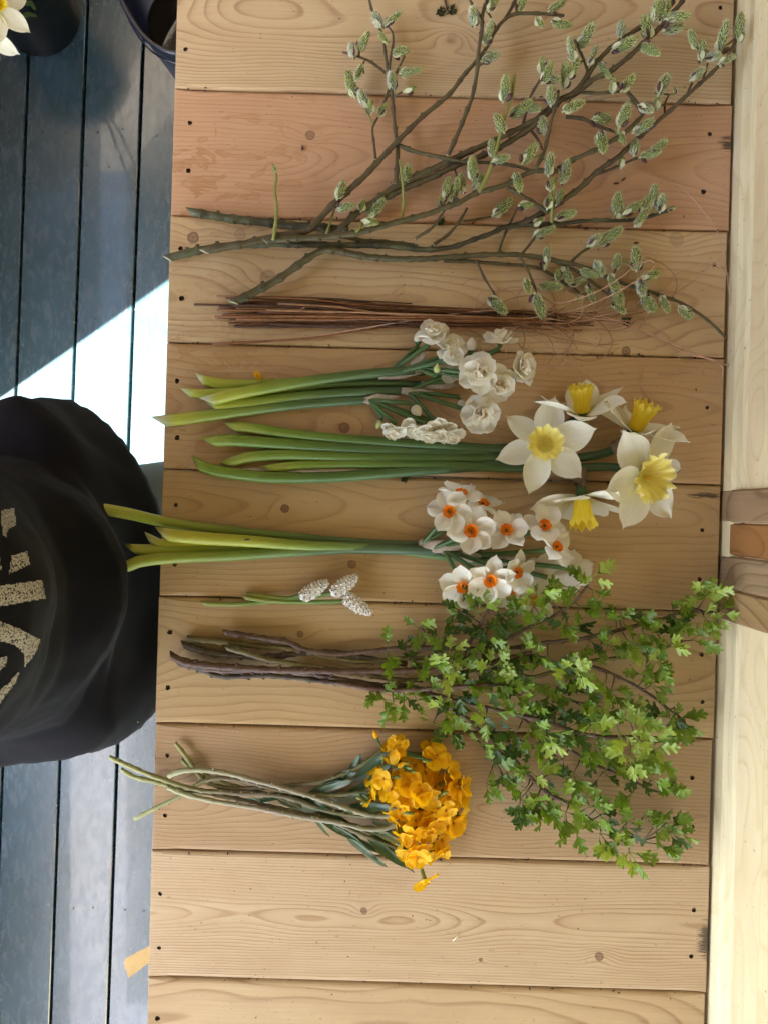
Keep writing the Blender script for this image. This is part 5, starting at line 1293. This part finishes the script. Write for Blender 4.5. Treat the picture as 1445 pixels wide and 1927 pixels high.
# ------------------------------------------------------------------ the person standing at the bench
t = NT('black_sweatshirt_fleece')
wv = t.noise(t.geo(), 900, 2, .6); lg = t.noise(t.geo(), 14, 3)
m_sweat = t.bsdf(t.mix(lg, (0.0065, 0.0065, 0.0085, 1), (0.010, 0.0095, 0.0125, 1)), 1.0, .06, wv, .5, .0006, sheen=.04)
m_olive = plain('olive_trousers', (0.055, 0.056, 0.040), .85, .2, .2, 200)
t = NT('distressed_cream_print')
sp_ = t.noise(t.geo(), 620, 3, .7); 
m_print = t.bsdf(t.ramp(sp_, [(.44, (0.008, 0.008, 0.01, 1)), (.47, (.36, .33, .29, 1)), (.8, (.44, .41, .37, 1))]), .8, .2)
m_skin = plain('skin', (0.50, 0.30, 0.21), .5, .4, .06, 60)
m_hair = plain('brown_hair', (0.05, 0.03, 0.018), .6, .4, .3, 300)
m_shoe = plain('white_trainer', (0.62, 0.60, 0.58), .6, .3, .1)
PX, PY = -.42, -.055
pr = root('person', (PX, PY, FLOOR), 'person in a black sweatshirt with cracked cream lettering standing at the bench edge', 'person')
pl = Vector((PX, PY, FLOOR))
# one continuous body grown from a skeleton
J = {}; E = []
def jt(n, x, y, z, r, par=None):
    J[n] = (x - pl.x, y - pl.y, z - pl.z, r, len(J)); 
    if par: E.append((J[par][4], J[n][4]))
jt('pelvis', -.44, -.06, .02, .08); jt('waist', -.44, -.07, .18, .07, 'pelvis'); jt('chest', -.44, -.07, .36, .08, 'waist'); jt('neck0', -.44, -.06, .50, .06, 'chest'); jt('neck', -.42, -.06, .56, .05, 'neck0')
jt('head0', -.41, -.06, .62, .075, 'neck'); jt('head1', -.40, -.06, .70, .088, 'head0'); jt('head2', -.42, -.06, .77, .06, 'head1')
for s in (1, -1):
    a = 'l' if s > 0 else 'r'
    jt(a + 'sh', -.44, -.06 + s * .17, .46, .055, 'chest'); jt(a + 'el', -.46, -.06 + s * .19, .22, .040, a + 'sh'); jt(a + 'fa', -.34, -.06 + s * .17, .44, .033, a + 'el')
    jt(a + 'wr', -.20, -.06 + s * .12, .70, .025, a + 'fa'); jt(a + 'palm', -.155, -.03 + s * .095, .765, .028, a + 'wr')
    for f in range(4):
        jt(a + 'f%da' % f, -.13 + .006 * f, -.03 + s * (.085 - .0 * f), .82 - .018 * f, .009, a + 'palm'); jt(a + 'f%db' % f, -.105 + .006 * f, -.03 + s * .066, .835 - .019 * f, .008, a + 'f%da' % f); jt(a + 'f%dc' % f, -.085 + .006 * f, -.03 + s * .062, .828 - .019 * f, .007, a + 'f%db' % f)
    jt(a + 'th', -.17, -.03 + s * .065, .775, .010, a + 'palm'); jt(a + 'th2', -.145, -.03 + s * .052, .790, .009, a + 'th')
    jt(a + 'hip', -.44, -.08 + s * .07, -.08, .050, 'pelvis'); jt(a + 'kn', -.445, -.08 + s * .088, -.44, .042, a + 'hip'); jt(a + 'cf', -.45, -.075 + s * .10, -.62, .042, a + 'kn'); jt(a + 'an', -.45, -.07 + s * .105, -.83, .035, a + 'cf'); jt(a + 'ft', -.34, -.07 + s * .115, -.868, .028, a + 'an')
me = bpy.data.meshes.new('body'); me.from_pydata([v[:3] for v in J.values()], E, []); me.update()
bo = link('body', me, pr)
sk = bo.modifiers.new('skin', 'SKIN')
for i, v in enumerate(J.values()): me.skin_vertices[0].data[i].radius = (v[3], v[3]); me.skin_vertices[0].data[i].use_root = (i == 0)
bo.modifiers.new('sub', 'SUBSURF').levels = 1; bo.modifiers['sub'].render_levels = 2
me.materials.append(m_skin)
# face
def blob(name, c, rx, ry, rz, mat, par=pr, seg=14):
    mb = MB(); prof = [(max(.02, math.sin(PI * j / 10)), -math.cos(PI * j / 10)) for j in range(11)]
    lathe(mb, prof, seg); mb.v = [(x * rx, y * ry, z * rz) for x, y, z in mb.v]
    return link(name, mb.mesh(name, [mat]), par, loc=Vector(c) - (pl if par is pr else Vector((0, 0, 0))))
m_eye = plain('eye', (0.75, 0.74, 0.72), .2); m_lip = plain('lip', (0.42, 0.16, 0.13), .45)
for s in (1, -1):
    blob('eye', (-.318, -.06 + s * .032, .70), .010, .013, .008, m_eye); blob('ear', (-.41, -.06 + s * .088, .69), .018, .008, .030, m_skin)
blob('nose', (-.306, -.06, .675), .016, .012, .020, m_skin); blob('mouth', (-.322, -.06, .635), .010, .024, .006, m_lip)
hb = MB(); prof = [(max(.02, math.sin(PI * j / 16)), -math.cos(PI * j / 16)) for j in range(17)]; lathe(hb, prof, 28)
hb.v = [(x * .100 - (.03 if z < 0 else .012), y * .098, z * .105) for x, y, z in hb.v]
hb.v = [(min(x, .035 + .05 * max(0, z) / .105), y, z) for x, y, z in hb.v]
link('hair', hb.mesh('hair', [m_hair]), pr, loc=Vector((-.425, -.06, .715)) - pl)
# sweatshirt
sl = [(-.150, .138, .185, -.104, -.42), (-.135, .146, .196, -.102, -.42), (-.115, .149, .199, -.102, -.42), (-.085, .144, .196, -.102, -.42), (-.04, .136, .190, -.102, -.42), (0.0, .130, .186, -.100, -.42),
      (.025, .128, .170, -.094, -.42), (.045, .140, .156, -.090, -.42), (.07, .149, .146, -.088, -.42), (.09, .150, .142, -.088, -.42), (.11, .140, .140, -.088, -.42), (.14, .124, .138, -.086, -.42), (.18, .126, .134, -.086, -.42),
      (.215, .142, .132, -.086, -.42), (.25, .149, .130, -.085, -.42), (.29, .150, .140, -.084, -.42), (.34, .146, .165, -.066, -.43), (.40, .135, .190, -.060, -.43), (.45, .115, .185, -.06, -.43), (.49, .09, .13, -.06, -.43), (.515, .07, .085, -.06, -.43)]
fine = []
for i in range(len(sl) - 1):
    for k in range(4):
        f = k / 4; f = f * f * (3 - 2 * f) * .5 + f * .5
        fine.append(tuple(a + (b - a) * f for a, b in zip(sl[i], sl[i + 1])))
fine.append(sl[-1]); NS = 120
def sweat_pt(z, rx, ry, cy_, cx_, th):
    c, s = math.cos(th), math.sin(th); w = max(0, min(1, (.045 - z) / .03))
    pw = (2 - .3 * w) if s > 0 else (2 + 1.3 * w); rr_ = ry * (1 + .25 * w) if s > 0 else ry
    q = (abs(c) ** pw + abs(s) ** pw) ** (-1 / pw)
    x = c * q * rx; y = s * q * rr_
    # soft drag folds that run round and down the front
    d = .0060 * math.sin(z * 24 + y * 30 + 2.6 * noise.noise((y * 6, z * 5, 1))) * (.25 + 1.3 * abs(noise.noise((y * 5, z * 4, 8))))
    d += .007 * noise.noise((x * 13, y * 13, z * 9)) + .003 * noise.noise((x * 34, y * 30, z * 22)) + .0015 * noise.noise((x * 60, y * 60, z * 50))
    if z < -.11: d *= .4; d += .0012 * math.sin(th * 160)
    k = 1 + d / max(rx, ry)
    return (cx_ + x * k, cy_ + y * k, z)
mb = MB(); vs = []
for (z, rx, ry, cy_, cx_) in fine:
    for k in range(NS): vs.append(sweat_pt(z, rx, ry, cy_, cx_, 2 * PI * k / NS))
nf = len(fine)
fs = [(j*NS+k, j*NS+(k+1) % NS, (j+1)*NS+(k+1) % NS, (j+1)*NS+k) for j in range(nf-1) for k in range(NS)]
vs = [(x - pl.x, y - pl.y, z - pl.z) for x, y, z in vs]
mb.add(vs, fs)
inner = [tuple((v[0] * .93, v[1] * .93, v[2] + .02)) for v in vs[:NS]]
mb.add(vs[:NS] + inner, [(k, NS + k, NS + (k+1) % NS, (k+1) % NS) for k in range(NS)])
sw = link('sweatshirt', mb.mesh('sweatshirt', [m_sweat]), pr)
bvh = BVHTree.FromPolygons([Vector(v) + pl for v in vs], fs)
for s in (1, -1):
    mb = MB(); a = [Vector((-.44, -.06 + s * .14, .45)), Vector((-.45, -.06 + s * .18, .34)), Vector((-.46, -.06 + s * .195, .22)), Vector((-.40, -.06 + s * .20, .33)), Vector((-.33, -.06 + s * .165, .46)), Vector((-.235, -.06 + s * .13, .64))]
    tube(mb, [tuple(p - pl) for p in a], [.085, .072, .066, .06, .052, .040], 20); link('sleeve', mb.mesh('sleeve', [m_sweat]), sw)
# lettering on the chest: flat cracked print following the cloth
polys = [[(2,962),(26,957),(31,988),(14,997),(12,1013),(4,1008)], [(22,1046),(50,1038),(56,1062),(40,1070),(16,1080)], [(-30,1106),(78,1092),(85,1126),(-30,1146)],
         [(-30,1162),(0,1170),(34,1182),(76,1204),(64,1232),(46,1254),(44,1230),(28,1213),(0,1206),(-30,1198)], [(-20,1240),(14,1234),(10,1252),(-8,1266),(-20,1264)],
         [(-30,1340),(-6,1304),(14,1286),(36,1262),(30,1282),(6,1314),(-18,1350)], [(-30,985),(-2,975),(-2,1000),(-30,1010)], [(-30,1060),(0,1050),(2,1072),(-30,1085)]]
def inside(p, poly):
    c = False; j = len(poly) - 1
    for i in range(len(poly)):
        if (poly[i][1] > p[1]) != (poly[j][1] > p[1]) and p[0] < (poly[j][0] - poly[i][0]) * (p[1] - poly[i][1]) / (poly[j][1] - poly[i][1]) + poly[i][0]: c = not c
        j = i
    return c
for poly in polys:
    st = 2.5; u0, u1 = min(p[0] for p in poly), max(p[0] for p in poly); v0, v1 = min(p[1] for p in poly), max(p[1] for p in poly)
    vid = {}; pv = []; pf = []
    def corner(i, j):
        if (i, j) in vid: return vid[(i, j)]
        d = (P(u0 + i * st, v0 + j * st, 0) - Vector((0, 0, D))).normalized(); h = bvh.ray_cast(Vector((0, 0, D)), d)
        if h[0] is None: vid[(i, j)] = None; return None
        nn = h[1] if h[1].dot(d) < 0 else -h[1]
        vid[(i, j)] = len(pv); pv.append(tuple(h[0] + nn * .0007 - pl)); return vid[(i, j)]
    for i in range(int((u1 - u0) / st) + 1):
        for j in range(int((v1 - v0) / st) + 1):
            if inside((u0 + (i + .5) * st, v0 + (j + .5) * st), poly):
                c = [corner(i, j), corner(i, j+1), corner(i+1, j+1), corner(i+1, j)]
                if None not in c: pf.append(tuple(c))
    if pf: link('print', mesh('print', pv, pf, [m_print]), sw)
# trousers and shoes
tr = MB()
for s in (1, -1):
    a = [(-.44, -.08 + s * .070, -.03), (-.44, -.08 + s * .075, -.12), (-.45, -.08 + s * .08, -.30), (-.44, -.08 + s * .09, -.46), (-.44, -.07 + s * .105, -.65), (-.45, -.07 + s * .105, -.84)]
    tube(tr, [tuple(Vector(p) - pl) for p in a], [.070, .085, .078, .070, .066, .062], 20)
tr.v = [tuple(Vector(v) + Vector((1, 1, 0)) * .004 * noise.noise((v[0] * 20, v[1] * 20, v[2] * 14))) for v in tr.v]
link('trousers', tr.mesh('trousers', [m_olive]), pr)
for s in (1, -1):
    mb = MB(); tube(mb, [(-.10, 0, .045), (-.06, 0, .055), (0, 0, .055), (.08, 0, .045), (.15, 0, .033), (.17, 0, .028)], [.030, .042, .046, .047, .040, .018], 16, .85)
    link('shoe', mb.mesh('shoe', [m_shoe]), pr, loc=Vector((-.42, -.07 + s * .115, FLOOR)) - pl)
